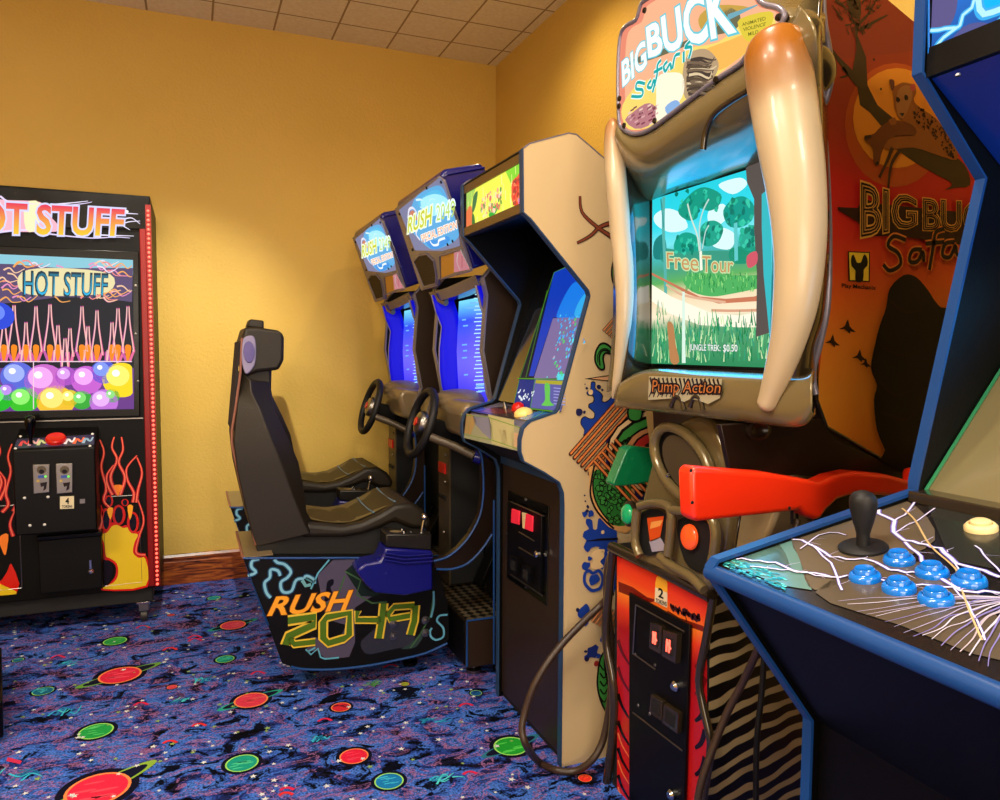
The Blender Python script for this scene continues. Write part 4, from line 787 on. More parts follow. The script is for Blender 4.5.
# coin tower, footwell, arm
b = MB(); b.box((1.006, 2.99, .24), (1.16, RF-.03, .90), 'near_black'); ct = b.build('coin_tower', t, bevel=.004)
b = MB(); b.box((.998, 2.985, .24), (1.006, RF-.03, .90), 'tan_dark'); b.build('front_plate', ct)
for (xa, ya, xb, yb_) in ((439.5, 461, 445.5, 474), (440, 493, 446, 500)):
    b = MB(); P = X_(xa, ya, .996); Q = X_(xb, yb_, .996); b.box((.990, min(P.y, Q.y), min(P.z, Q.z)), (1.0, max(P.y, Q.y), max(P.z, Q.z)), 'red_plastic' if ya < 470 else 'near_black'); b.build('coin_slot', ct)
for p in [(445, 482), (444, 532), (446, 455)]:
    b = MB(); b.lathe(X_(*p, .997), (-1, 0, 0), [(.008, 0), (.006, .005), (.001, .006)], 'steel', 10); b.build('bolt', ct)
for yy in (2.75, 2.88):
    b = MB(); b.prism([(1.08, yy-.04, .27), (1.16, yy-.04, .43), (1.175, yy-.04, .42), (1.10, yy-.04, .26)], (0, .08, 0), 'black_steel'); b.build('pedal', t, bevel=.003)
ay = 2.575
arm = [Y_(*p, ay) for p in [(478, 448), (482, 458), (483.5, 490), (480, 515), (470, 535), (458, 549), (446, 557.5), (434, 561), (436.5, 569), (452, 569), (468, 563), (482, 549), (492, 534), (494, 500), (494, 465)]]
b = MB(); b.prism(arm, (0, .035, 0), 'leather_brown'); aa = b.build('footwell_arm', t)
b = MB(); b.tube([p-V((0, .001, 0)) for p in crv(arm[:8], 3)], .0042, 'blue_trim', 8); b.tube([p-V((0, .001, 0)) for p in crv(arm[8:13], 3)], .0042, 'blue_trim', 8); b.tube([arm[13], Y_(494, 664, ay)], .0042, 'blue_trim', 8); b.build('edge_moulding', aa)
# step platform
PY0 = 2.60; k0 = Y_(467, 621, PY0); 
b = MB(); b.box((k0.x, PY0, .045), (1.17, 3.12, k0.z-.004), 'brown_panel'); pf_ = b.build('step_platform', t)
b = MB(); b.box((k0.x+.003, PY0+.003, k0.z-.004), (1.17, 3.12, k0.z), 'diamond_plate'); b.build('tread_plate', pf_)
b = MB(); b.tube([(k0.x, PY0, .05), (k0.x, PY0, k0.z), (1.17, PY0, k0.z)], .0045, 'blue_trim', 8); b.build('edge_moulding', pf_)
b = MB(); b.box((k0.x-.006, PY0+.02, .05), (k0.x+.0, 3.1, k0.z-.008), 'black_satin'); b.build('kick_plate', pf_)
for x, y in ((k0.x+.05, PY0+.06), (1.1, 3.05), (k0.x+.05, 3.05), (1.1, PY0+.06)):
    b = MB(); b.lathe((x, y, 0), (0, 0, 1), [(.03, 0), (.03, .012), (.012, .018), (.012, .05)], 'steel', 14); b.build('leveling_foot', pf_)
# seat pod
PN, PFAR = 2.70, 3.09
pod = [Y_(*p, PN) for p in [(243, 558), (432, 557.5), (440, 575), (447.5, 602), (448, 622), (447, 643), (425, 653), (400, 659), (370, 665), (335, 669), (305, 669), (291, 666.5), (282, 663), (268, 625)]]
b = MB(); b.prism(pod, (0, PFAR-PN, 0), 'black_satin'); pd = b.build('seat_pod', t)
b = MB()
tl, tr = pod[0], pod[1]; dz = tl.z+.0
b.prism([V((tl.x, PN, tl.z)), V((tl.x, PFAR, tl.z)), V((tl.x+.10, PFAR, tl.z)), V((tl.x+.10, PN, tl.z))], (0, 0, .003), 'tan_plastic'); b.build('rear_deck', pd)
b = MB()
for yy in (PN-.003, PFAR+.003):
    b.tube([V((p.x, yy, p.z)) for p in [pod[13], pod[0], pod[1]]], .0042, 'blue_trim', 8); b.tube([V((p.x, yy, p.z)) for p in crv([pod[5], pod[6], pod[7], pod[8], pod[9], pod[10], pod[11]], 3)], .0045, 'blue_trim', 8)
b.tube([V((tl.x, PN, tl.z+.002)), V((tl.x, PFAR, tl.z+.002))], .005, 'maroon_edge', 8)
b.build('edge_moulding', pd)
pp = PY(PN-.0006); b = MB()
def z1(p): return bl(p, 5.717, (220, 540))
def z2(p): return bl(p, 5.717, (340, 530))
def z6(p): return bl(p, 3.448, (210, 480))
GP = 'gloss_print'
b.fill(pp, z6([(370, 330), (425, 275), (560, 272), (500, 320), (560, 400), (500, 440), (500, 560), (480, 610), (400, 618), (370, 590), (330, 590), (350, 540), (440, 560), (470, 500), (400, 480)]), '4c465a', 1, 0, GP)
b.fill(pp, z6([(600, 590), (700, 560), (700, 480), (660, 470), (640, 500), (620, 470), (560, 520), (520, 560), (540, 600)]), '2c2c38', 1, 3, GP)
b.fill(pp, z6([(465, 315), (490, 292), (530, 290), (505, 320), (545, 380), (590, 390), (575, 402), (520, 400)]), '16241a', 2, 0, GP)
for pts in ([(465, 315), (520, 345), (505, 395), (560, 425), (610, 420)], [(400, 430), (440, 400), (465, 330)], [(690, 580), (720, 540), (760, 470), (772, 390)]): b.stroke(pp, z6(pts), .006, '3a5a38', 3, 0, GP)
b.fill(pp, z6([(405, 350), (425, 342), (425, 360), (415, 372), (425, 400), (395, 420), (400, 380)]), '100c10', 3, 3, GP)
for pts in ([(160, 205), (205, 185), (180, 155), (185, 120), (225, 108)], [(310, 110), (330, 130), (370, 140), (405, 180), (385, 215), (350, 240), (350, 280), (370, 300), (410, 290), (435, 230), (480, 220)], [(290, 330), (265, 300), (255, 245), (285, 215), (290, 170), (330, 175), (345, 205)], [(480, 220), (495, 205), (535, 225), (540, 250)]):
    b.stroke(pp, z1(pts), .017, '2a5070', 4, 4, GP); b.stroke(pp, z1(pts), .009, '7ab4cc', 5, 4, GP)
b.stroke(pp, z1([(470, 230), (490, 262), (520, 255)]), .012, '68a0a8', 5, 0, GP); b.stroke(pp, z1([(498, 212), (535, 232)]), .02, '4a8088', 4, 0, GP)
for pts in ([(560, 190), (625, 112)], [(520, 280), (560, 190)], [(490, 625), (520, 655), (560, 620), (575, 670), (600, 680), (680, 672)], [(500, 640), (545, 615)]): b.stroke(pp, z1(pts), .006, '5aa0b8', 5, 0, GP)
for pts in ([(615, 485), (570, 490), (555, 520), (590, 560), (590, 610), (550, 628), (520, 610), (515, 580), (525, 560)], [(535, 350), (535, 430), (520, 500)]): b.stroke(pp, z2(pts), .008, '5a9cb8', 5, 4, GP)
b.fill(pp, z2([(350, 680), (400, 650), (460, 590), (480, 600), (450, 650), (420, 675)]), '2a3a38', 2, 3, GP)
# lettering
for col, gr, l in (('6a3808', .05, 7), ('f0a028', .025, 9)): b.text(pp, 'RUSH', z1([(302, 328), (757, 288), (735, 398), (275, 432)]), col, l, gr, .18, GP)
dg = [([(385, 465), (425, 440), (545, 432), (530, 480), (445, 520), (380, 560), (370, 605)], 0), ([(420, 590), (540, 580), (560, 555)], 0)]
def digit(pts, closed=False, w=.040):
    b.stroke(pp, pts, w, 'ddb838', 10, 0, GP, closed=closed); b.stroke(pp, pts, w*.62, '4a6a18', 12, 0, GP, closed=closed)
digit(z1([(388, 462), (545, 440), (535, 485), (390, 550), (375, 600)])); digit(z1([(395, 560), (425, 596), (545, 582)]), w=.03)
digit(z1([(590, 470), (610, 442)])+z2([(55, 475), (52, 600), (20, 622)])+z1([(620, 590), (590, 560)]), closed=True, w=.036)
digit(z2([(102, 462), (95, 515), (235, 515)]), w=.03); digit(z2([(250, 420), (242, 500), (222, 620)]), w=.036)
digit(z2([(425, 432), (310, 440), (275, 480), (285, 510), (400, 490)]), w=.030); digit(z2([(432, 432), (425, 520), (402, 600)]), w=.036)
b.build('side_graphic', pd, smooth=0)
for x, y in z2([(305, 535), (305, 607), (487, 515), (488, 587)]):
    b = MB(); b.lathe(pp(x, y), (0, -1, 0), [(.016, 0), (.015, .004), (.007, .005), (.006, .010), (.001, .011)], 'steel', 16); b.build('bolt', pd)
for x, y in ((pod[12].x+.14, PN+.2), (pod[12].x+.14, PFAR-.06), (.78, PN+.12), (.78, PFAR-.06)):
    b = MB(); b.lathe((x, y, 0), (0, 0, 1), [(.03, 0), (.03, .012), (.012, .018), (.012, .22)], 'black_steel', 14); b.build('leveling_foot', pd)
# connection between pod and platform
b = MB(); b.box((.80, PN+.1, .08), (k0.x, PFAR-.06, .2), 'near_black'); b.build('base_rail', t)
# shifter
SY = 2.60
sh = [Y_(*p, SY) for p in [(385, 548), (384, 553), (380, 561), (365, 564), (358, 568.5), (357, 573), (366, 585), (375, 593), (405, 596), (433, 590), (432.5, 551)]]
b = MB(); b.prism(sh, (0, .105, 0), 'blue_shell'); sf = b.build('shifter_housing', t, bevel=.010, seg=3)
b = MB()
for k in range(3): b.tube([Y_(384, 553+k*3.4, SY-.004), Y_(404, 556+k*3.6, SY-.008), Y_(432.5, 554+k*3.6, SY-.004)], .0035, 'blue_shell', 8)
b.build('collar_rib', sf)
sb = [Y_(*p, SY+.005) for p in [(386, 534), (432, 534), (432, 551), (385.5, 547)]]
b = MB(); b.prism(sb, (0, .095, 0), 'seat_shell'); b.build('shifter_box', sf, bevel=.006)
b = MB(); P = Y_(421, 534, SY+.05); Q = Y_(424.5, 517, SY+.05); b.tube([P, P*.5+Q*.5, Q], .006, 'chrome', 10); b.ball(Q, .014, 'chrome', 14); b.build('shift_lever', t, smooth=60)
b = MB(); b.ball(Y_(394, 533, SY+.05), .028, 'tan_plastic', 14, (1.2, .9, .35)); b.build('shift_boot', sf, smooth=60)
for x, y in [(404, 532), (411, 533), (429, 533.5), (402, 530)]:
    b = MB(); b.ball(Y_(x, y, SY+.04), .007, 'chrome', 8); b.build('screw', sf)
# seat
SN, SF_ = 2.73, 3.13
rws = [((242, 372), (250, 380), (270.5, 382)), ((240, 385), (251, 392), (271, 390)), ((237.5, 402), (260, 410), (275, 411)), ((233.5, 440), (270, 436), (288.5, 438)), ((237, 470), (281, 463), (299, 462)), ((245, 505), (293, 496), (304.5, 490)), ((251, 530), (303, 520), (307, 512)), ((257, 547), (310, 534), (313, 522))]
rows = []
inset = [.05, .045, .02, .0, .0, .0, .0, .0]
for (a, r_, c), i_ in zip(rws, inset):
    A_, R_2, C_2 = Y_(*a, SN+.03+i_), Y_(*r_, SN+i_*.8), Y_(*c, SN+.045+i_)
    rec = C_2+V((-.045, .045, 0)); yc = (SN+SF_)/2
    half = [A_+V((0, .06, 0)), A_, R_2, C_2, rec]
    rows.append(half+[V((p.x, 2*yc-p.y, p.z)) for p in half[::-1]])
b = MB(); b.grid(rows, 'seat_vinyl', closed_u=True); b.face(rows[0], 'seat_vinyl'); b.face(rows[-1], 'seat_vinyl'); bk = b.build('backrest', t, smooth=24, bevel=.004)
b = MB(); b.prism([Y_(*p, SN+.10) for p in [(243, 366), (272, 366), (271.5, 392), (240, 394)]], (0, SF_-SN-.20, 0), 'seat_vinyl'); b.build('neck', bk, bevel=.01)
hd = [Y_(*p, SN+.06) for p in [(245, 327), (257, 327), (280, 330.5), (284.5, 336), (284, 360), (279, 370), (258, 372), (246, 377), (241.5, 360), (241, 341)]]
b = MB(); b.prism(hd, (0, SF_-SN-.12, 0), 'seat_vinyl'); b.build('headrest', bk, bevel=.012, seg=3)
b = MB(); b.prism([Y_(*p, SN+.13) for p in [(247, 327), (250, 319), (264, 320.5), (264, 329)]], (0, .12, 0), 'seat_vinyl'); b.build('headrest_cap', bk, bevel=.006)
b = MB(); q = crv([Y_(*p, SN+.058) for p in [(245, 337), (254, 337), (256, 352), (254, 366), (246, 374), (242, 362), (242, 345)]], 4, True); b.prism(q, (0, -.012, 0), 'pad_lavender'); P = Y_(249, 352, SN+.045)
pdd = b.build('side_pad', bk, bevel=.004); b = MB(); b.lathe(P, (0, -1, 0), [(.019, 0), (.018, .004), (.001, .006)], 'pad_purple', 20, sx=2.0); b.build('speaker_disc', pdd, smooth=60)
b = MB(); b.tube([Y_(*p, SN+.055) for p in [(242, 338), (240.5, 372), (236, 405), (232, 430), (232, 444), (240, 480), (250, 520), (256, 545)]], .0045, 'maroon_edge', 8); b.build('shell_edge', bk)
b = MB(); b.prism([Y_(*p, SN+.06) for p in [(240.5, 341), (239, 342), (231.5, 431), (234, 431)]], (0, SF_-SN-.12, 0), 'near_black'); b.build('back_plate', bk)
cu = [Y_(*p, SN+.01) for p in [(300, 521), (312, 523.5), (343, 526.5), (362, 522.5), (380, 514), (395, 505), (411, 503), (424, 510), (432, 521), (429, 530), (412, 529), (395, 522), (380, 529), (362, 535), (343, 538), (300, 538)]]
b = MB(); b.prism(cu, (0, SF_-SN-.02, 0), 'seat_vinyl'); cs = b.build('seat_cushion', t, bevel=.022, seg=3)
rows = []
for p in crv([(306, 514), (330, 519), (350, 519), (368, 514), (384, 506), (395, 500)], 3) if 0 else crv([V((306, 521, 0)), V((330, 525, 0)), V((350, 524.5, 0)), V((368, 518, 0)), V((384, 510, 0)), V((395, 504.5, 0))], 3):
    q = Y_(p.x, p.y, SN+.05); rows.append([V((q.x, q.y+(SF_-SN-.1)*u, q.z+.002+.008*(2*u-1)**2)) for u in [k/8 for k in range(9)]])
b = MB(); b.grid(rows, 'seat_top'); tpd = b.build('seat_pad', cs, smooth=60)
b = MB()
for i in (10, 15):
    b.tube([v+V((0, 0, .002)) for v in rows[i]], .0032, 'piping_blue', 8)
b.build('piping', cs, smooth=60)
b = MB(); b.prism([Y_(*p, SN+.03) for p in [(256, 538), (312, 528), (343, 531), (366, 528), (385, 518), (412, 520), (422, 534), (420, 558), (258, 560)]], (0, SF_-SN-.08, 0), 'near_black'); b.build('seat_base', t, bevel=.004)
# far unit: copies of the near one
def copy_tree(o, parent=None):
    c = o.copy(); COL.objects.link(c)
    if parent is not None: c.parent = parent
    for ch in list(o.children): copy_tree(ch, c)
    return c
t2 = copy_tree(t); t2.location = (t.location.x, t.location.y+.90, 0)
for ch in t2.children:
    if ch.name.split('.')[0] in ('backrest', 'seat_cushion', 'seat_base'): ch.location.x += .08   # this seat is slid further forward; t2['label'] = 'farther blue sit-down driving cabinet beside the back wall, mostly hidden behind the first'
# ------------------------------------------------------------------ hunting cabinet
t = thing('hunting_cabinet', 'tall hunting game cabinet with two ivory tusks, red sunset front and leopard mural side', 'arcade machine', (1.4, 1.5, 0))
MY = 1.20
def bl(pts, k, o): return [(o[0]+x/k, o[1]+y/k) for x, y in pts]
my = PY(MY)
# upper body with the mural
ub = [V((1.225, MY, .90)), my(818, 440), my(812, 372), my(826, 330), my(830, 250), my(826, 150), my(824, 40), V((1.19, MY, 2.02)), V((1.34, MY, 2.02)), my(888, 0), my(913, 21), V((1.66, MY, 1.86)), V((XR-.03, MY, 1.80)), V((XR-.03, MY, .70)), V((1.225, MY, .70))]
b = MB(); b.prism(ub, (0, .61, 0), 'leather_brown'); body = b.build('upper_body', t, smooth=0)
b = MB(); mm = PY(MY-.0005)
K = '2a160c'
edge = [(826, -2), (826, 60), (828, 150), (831, 250), (828, 320), (816, 362), (816, 400), (826, 427), (888, 463)]
b.fill(mm, [(826, -30), (870, -20), (888, 0), (913, 21), (960, 36), (980, 60), (985, 470), (960, 500)]+edge[::-1], 'c03a14', 1, 0)
bands = [('8a3014', -30, 60), ('98321a', 60, 130), ('b02c14', 130, 175), ('c01c18', 175, 230), ('c22414', 230, 262), ('cc4416', 262, 292), ('d86018', 292, 330), ('de7a1e', 330, 375), ('e08a22', 375, 500)]
def ex(y):
    for (xa, ya), (xb, yb_) in zip(edge, edge[1:]):
        if ya <= y <= yb_: return xa+(xb-xa)*(y-ya)/max(yb_-ya, .1)
    return 826 if y < 0 else 888
# continuous printed sunset: rows across the plane with colour stops
rowsm = []; cl = []
stops = [(-20, '7c2c14'), (60, '8c3016'), (130, 'a03018'), (185, 'b81c16'), (235, 'b82414'), (270, 'c84018'), (300, 'd45c1a'), (340, 'd87820'), (400, 'dc8a26'), (427, 'dc8824'), (463, 'd88424')]
for y, c in stops: rowsm.append([mm(ex(y)+.5, y, 2), mm(984, y-20 if y > 0 else y+10, 2)]); cl.append(c)
rowsm[0] = [mm(826, -20, 2), mm(868, -18, 2)]; rowsm[1] = [mm(826.5, 60, 2), mm(975, 45, 2)]
b.fill(mm, [(826, -20), (868, -18), (888, 0), (913, 21), (960, 40), (975, 45), (826.5, 60)], '84301a', 2, 0)
b.grid(rowsm[1:], 'print', colrows=cl[1:])
sun = [(895+50*math.cos(a)*(1.0), 125+62*math.sin(a)) for a in [k*math.pi/14 for k in range(28)]]
b.fill(mm, sun, 'b04a16', 3, 0); b.fill(mm, [(897+44*math.cos(k*math.pi/14), 118+50*math.sin(k*math.pi/14)) for k in range(28)], 'd88420', 4, 0)
def m8(p): return bl(p, 4, (820, 0))
tr = '3c2a12'
b.fill(mm, m8([(100, -40), (160, -40), (165, 50), (150, 140), (185, 230), (190, 340), (230, 420), (290, 470), (250, 510), (200, 450), (160, 420), (150, 350), (110, 300), (60, 230), (20, 180), (10, 140), (70, 220), (130, 280), (145, 200), (140, 100), (120, 60)]), tr, 5, 0)
for p in ([(150, 100), (190, 60), (220, 10)], [(150, 40), (130, -20)], [(160, 120), (230, 80), (270, 60)], [(90, 270), (110, 300), (80, 310)], [(60, 0), (90, 20), (130, 60)]): b.stroke(mm, m8(p), .008, tr, 5, 4, taper=.7)
b.fill(mm, m8([(270, 520), (330, 560), (420, 560), (500, 600), (580, 660), (600, 740), (540, 750), (500, 760), (530, 735), (470, 700), (380, 650), (310, 600), (250, 560)]), tr, 5, 3)
R_ = random.Random(14)
for i in range(90):
    x, y = R_.uniform(60, 260), R_.uniform(-60, 150)
    if abs(x-150) > 30+(150-y)*.5: continue
    a = R_.uniform(-1.2, 1.2)-1.57; n = R_.uniform(20, 50); b.stroke(mm, m8([(x, y), (x+n*.5*math.cos(a), y+n*.5*math.sin(a)+3), (x+n*math.cos(a), y+n*math.sin(a))]), .004, R_.choice([tr, '4a2c14', '5c2c14']), 5+i % 3, 4, taper=.7)
# leopard
lp = '8c4e1a'
b.fill(mm, m8([(285, 320), (295, 345), (330, 330), (365, 335), (378, 340), (385, 370), (375, 400), (400, 430), (470, 480), (540, 580), (545, 640), (470, 620), (370, 590), (270, 600), (240, 560), (270, 540), (340, 540), (350, 500), (320, 475), (300, 440), (292, 380)]), lp, 7, 3)
b.fill(mm, m8([(330, 345), (360, 345), (370, 380), (355, 430), (335, 470), (315, 465), (305, 420), (310, 370)]), '9c6430', 8, 3)
for x, y in [(312, 398), (345, 390)]: b.blob(mm, *m8([(x, y)])[0], .006, '201008', 9, 8, .1, seed=3)
b.fill(mm, m8([(318, 452), (338, 452), (330, 466)]), '301408', 9, 0); b.fill(mm, m8([(278, 320), (296, 322), (296, 355), (286, 360)]), '5c2c1c', 8, 3); b.fill(mm, m8([(360, 345), (378, 335), (382, 355), (370, 365)]), 'a84038', 9, 3)
R_ = random.Random(4)
for i in range(150):
    u = R_.random(); x = 300+u*240; y = 350+u*190+R_.uniform(-10, 110)*(.4+u*.6)
    if 300 < x < 375 and y < 470: continue
    if x < 380 and y < 440: continue
    b.blob(mm, *m8([(x, min(y, 628))])[0], R_.uniform(.0018, .0035), '3c1c0c', 9, 6, .3, seed=i)
b.fill(mm, m8([(240, 510), (290, 480), (370, 500), (380, 540), (290, 545), (250, 600), (235, 660), (215, 650), (210, 590), (180, 560), (180, 545), (215, 535)]), '6a3412', 10, 3)
for p in ([(290, 590), (270, 640), (238, 710)], [(320, 600), (285, 660), (272, 760)], [(180, 552), (205, 545)]): b.stroke(mm, m8(p), .010, '3c2010', 11, 4, taper=.4)
b.fill(mm, m8([(228, 645), (238, 650), (230, 662), (220, 655)]), '180c08', 12, 0); b.fill(mm, m8([(275, 480), (300, 470), (305, 495), (285, 500)]), lp, 12, 3)
# title
b.fill(mm, [(838, 207), (858, 208), (862, 198), (880, 204), (960, 212), (968, 220), (962, 245), (900, 236), (866, 236), (858, 222), (838, 210)], '2c1008', 13, 0)
def mt(p): return bl(p, 2.667, (800, 0))
for s_, q in (('BIG', [(165, 488), (310, 530), (310, 602), (165, 630)]), ('BUCK', [(330, 530), (545, 548), (545, 620), (330, 612)])):
    for col, gr, l in (('d89838', .045, 15), ('1c0c08', .018, 17), ('c88a38', -.012, 19), ('1c0c08', -.03, 21)): b.text(mm, s_, mt(q), col, l, gr)
for p in ([(282, 640), (250, 630), (235, 655), (262, 675), (268, 705), (240, 722), (222, 705)], [(325, 665), (300, 668), (292, 695), (312, 698), (328, 672), (330, 698)], [(385, 610), (362, 620), (355, 660), (345, 720)], [(335, 650), (385, 645)], [(412, 645), (388, 650), (380, 680), (400, 685), (415, 655), (420, 680), (440, 670), (445, 640)], [(445, 640), (450, 680)], [(480, 645), (482, 680)], [(480, 625), (481, 630)]):
    b.stroke(mm, mt(p), .016, 'd8782c', 15, 4); b.stroke(mm, mt(p), .009, '1c0c08', 17, 4)
# maker's plate
b.fill(mm, mt([(128, 670), (187, 672), (186, 752), (130, 750)]), '14100c', 13, 0); b.fill(mm, mt([(131, 673), (184, 675), (183, 749), (133, 747)]), 'e0b82c', 15, 0)
b.fill(mm, mt([(136, 690), (142, 678), (148, 690), (152, 700), (162, 700), (166, 690), (172, 678), (180, 690), (180, 708), (170, 720), (168, 750), (148, 750), (148, 722), (138, 710)]), '14100c', 17, 2)
b.text(mm, 'Play Mechanix', mt([(112, 756), (202, 762), (202, 776), (112, 770)]), '14100c', 15, .02)
def bird(x, y, s):
    b.fill(mm, [(x-9*s, y+1*s), (x-3*s, y-2*s), (x, y-9*s), (x+2*s, y-1*s), (x+8*s, y+4*s), (x+1*s, y+3*s), (x-3*s, y+1*s)], '2a160c', 13, 2); b.fill(mm, [(x-4*s, y), (x+3*s, y-1*s), (x+2*s, y+6*s)], '2a160c', 14, 0)
bird(848, 328, 1); bird(833, 342, .9); bird(860, 357, .9); bird(866, 364, .7)
b.disc(mm, 874, 59.5, .003, '2a160c', 13, 8); b.disc(mm, 881, 89, .003, '2a160c', 13, 8)
rk = [(904, 275), (916, 277), (928, 290), (936, 302), (946, 308), (982, 300), (984, 490), (888, 465), (885, 450), (877, 430), (874, 400), (877, 385), (871, 368), (875, 345), (880, 325), (886, 308), (890, 288)]
b.fill(mm, rk, '0d0606', 15, 3)
for p in ([(890, 300), (905, 312), (925, 310)], [(880, 345), (900, 355), (925, 350)], [(878, 380), (895, 395), (915, 388)], [(882, 412), (905, 420), (915, 410)]): b.stroke(mm, p, .008, '1e0e0c', 17, 4, taper=.7)
b.build('side_mural', body, smooth=0)
b = MB(); b.tube([mm(*p)-V((0, .002, 0)) for p in [(816, 362), (816, 400), (826, 427), (888, 463), (930, 480)]], .004, 'olive_dark', 8); b.build('mural_edge', body)
# neck: lower brown and tan shell next to the rifle rest
b = MB()
nk = [V((1.09, 0, .70)), V((1.10, 0, .86)), V((1.16, 0, .99)), V((1.19, 0, 1.07)), V((1.66, 0, 1.07)), V((1.66, 0, .70))]
b.prism([V((p.x, MY+.012, p.z)) for p in nk], (0, .40, 0), 'tan_plastic'); nkk = b.build('neck_shell', t, bevel=.01)
b = MB(); b.prism([Y_(*p, MY+.010) for p in [(716, 424), (815, 418), (830, 440), (888, 464), (930, 478), (930, 500), (850, 480), (790, 474), (728, 480)]], (0, -.014, 0), 'leather_brown')
b.tube([Y_(*p, MY+.004) for p in [(741, 506), (735, 545), (728, 575)]], .004, 'olive_dark', 8); b.tube([Y_(*p, MY+.004) for p in [(800, 505), (812, 500), (840, 490)]], .012, 'tan_plastic', 8)
b.build('side_moulding', nkk, bevel=.004)
b = MB(); b.lathe(Y_(757, 430, MY-.006), (0, -1, 0), [(.03, 0), (.03, .006), (.022, .008), (.016, .002), (.001, .001)], 'leather_brown', 22, sx=.7); b.build('hole_plug', nkk, smooth=50)
# marquee
mxp = PX(1.0); mo = [(644, 2), (641, 8), (637, 20), (627, 26), (621, 38), (619, 75), (620, 120), (624, 129), (635, 134), (650, 130), (675, 112), (697, 95), (717, 80), (740, 65), (749, 54), (760, 42), (775, 35), (784, 20), (785, 14), (779, 8), (764, 4), (757, -6), (748, -24), (720, -34), (690, -30), (668, -16), (656, -6)]
mo3 = crv([mxp(*p) for p in mo], 3, True)
b = MB(); b.prism(mo3, (.05, 0, 0), 'olive_dark'); mb_ = b.build('marquee_box', t)
cen = sum(mo3, V())/len(mo3); rowsb = []
for s_, x in ((1.0, 1.01), (1.05, 1.02), (1.08, 1.05), (1.08, 1.10), (1.02, 1.16)): rowsb.append([V((x, cen.y+(p.y-cen.y)*s_, cen.z+(p.z-cen.z)*s_)) for p in mo3])
for r in rowsb:
    for p in r: p.y = max(p.y, p.x*1.0)   # keep the shell inside the cabinet's near flank
b = MB(); b.grid(rowsb, 'olive_shell', closed_u=True); b.face(rowsb[-1], 'olive_shell'); b.build('marquee_shell', mb_, smooth=60)
b = MB(); b.tube([p-V((.002, 0, 0)) for p in mo3], .0055, 'silver_plastic', 8, closed=True); b.build('marquee_rim', mb_, smooth=60)
mg = PX(.9985); b = MB(); G = 'glow'
def mc(p): return bl(p, 4, (600, 0))
b.fill(mg, mo, 'e88a70', 1, 3, G)
ins = lambda k: [(702+(x-702)*k, 48+(y-48)*k) for x, y in mo]
b.fill(mg, ins(.93), 'f6b48c', 2, 3, G)
b.fill(mg, mc([(90, 420), (160, 330), (260, 300), (340, 200), (470, 170), (560, 100), (680, 60), (700, 130), (600, 200), (470, 300), (320, 420), (220, 500), (130, 520), (95, 490)]), 'f8d870', 3, 3, G); b.fill(mg, mc([(400, 210), (520, 160), (600, 130), (640, 150), (560, 230), (480, 280), (430, 260)]), 'f8b858', 4, 3, G)
b.fill(mg, mc([(100, 260), (200, 240), (330, 190), (420, 150), (540, 120), (560, 60), (500, 30), (420, 120), (300, 180), (180, 215)]), '6c6a50', 4, 3, G)
b.fill(mg, mc([(400, 60), (470, 20), (600, 30), (520, 60), (440, 130), (400, 110)]), 'c8a048', 4, 3, G)
b.fill(mg, mc([(100, 480), (130, 450), (180, 415), (215, 420), (230, 470), (190, 505), (140, 515)]), 'b87a80', 5, 2, G)
R_ = random.Random(9)
for i in range(30): x, y = R_.uniform(105, 225), R_.uniform(425, 505); b.stroke(mg, mc([(x, y), (x+14, y-8)]), .004, R_.choice(['7a3848', 'd8a8a8', '90505c', 'e8c8b8']), 6, 0, G)
b.fill(mg, mc([(230, 310), (280, 290), (330, 300), (335, 370), (300, 430), (260, 470), (225, 480), (225, 400)]), 'fff4d8', 6, 3, G); b.fill(mg, mc([(260, 430), (300, 400), (320, 420), (280, 465)]), '88b0e0', 7, 3, G)
b.fill(mg, mc([(335, 260), (360, 210), (420, 195), (460, 225), (475, 265), (450, 320), (400, 370), (350, 400), (330, 350)]), 'b89c78', 6, 3, G)
for i in range(26):
    a = R_.uniform(-.9, 1.2); x, y = 345+R_.uniform(0, 20), 240+i*5.5; b.stroke(mg, mc([(x, y), (x+40, y+R_.uniform(-14, 4)), (x+80, y+R_.uniform(-6, 14)), (x+R_.uniform(90, 115), y-R_.uniform(0, 24))]), .006, R_.choice(['5c4c3c', '786450', 'e0c8a0', '483c34']), 7+i % 3, 4, G, taper=.6)
b.stroke(mg, mc([(510, 70), (570, 45), (630, 20)]), .012, '70a8b8', 5, 0, G, taper=.8)
for s_, q in (('BIG', [(88, 250), (178, 160), (186, 262), (92, 345)]), ('BUCK', [(186, 112), (505, -100), (535, 125), (196, 228)])):
    for col, gr, l in (('68c8d8', .06, 11), ('f4fff8', .03, 13)): b.text(mg, s_, mc(q), col, l, gr, 0, G)
for p in ([(180, 335), (150, 330), (145, 355), (170, 360), (165, 385), (125, 385)], [(205, 320), (190, 345), (205, 350), (215, 320), (220, 345)], [(245, 240), (230, 260), (228, 300), (210, 370)], [(215, 290), (250, 270)], [(270, 245), (255, 265), (262, 285), (280, 255), (285, 280)], [(290, 275), (300, 225), (320, 215)], [(335, 205), (335, 250)], [(360, 165), (340, 190), (365, 190), (355, 235)]):
    b.stroke(mg, mc(p), .012, 'e8fff8', 14, 4, G); b.stroke(mg, mc(p), .007, '18a8a8', 16, 4, G)
b.fill(mg, mc([(560, 75), (680, 45), (690, 90), (650, 150), (590, 165), (560, 120)]), 'e0c840', 11, 3, G)
for s_, q in (('ANIMATED', [(568, 92), (662, 66), (663, 80), (569, 105)]), ('VIOLENCE', [(572, 112), (664, 88), (660, 103), (574, 126)]), ('MILD', [(592, 130), (634, 120), (632, 134), (594, 144)])): b.text(mg, s_, mc(q), '6a6a20', 13, .01, 0, G)
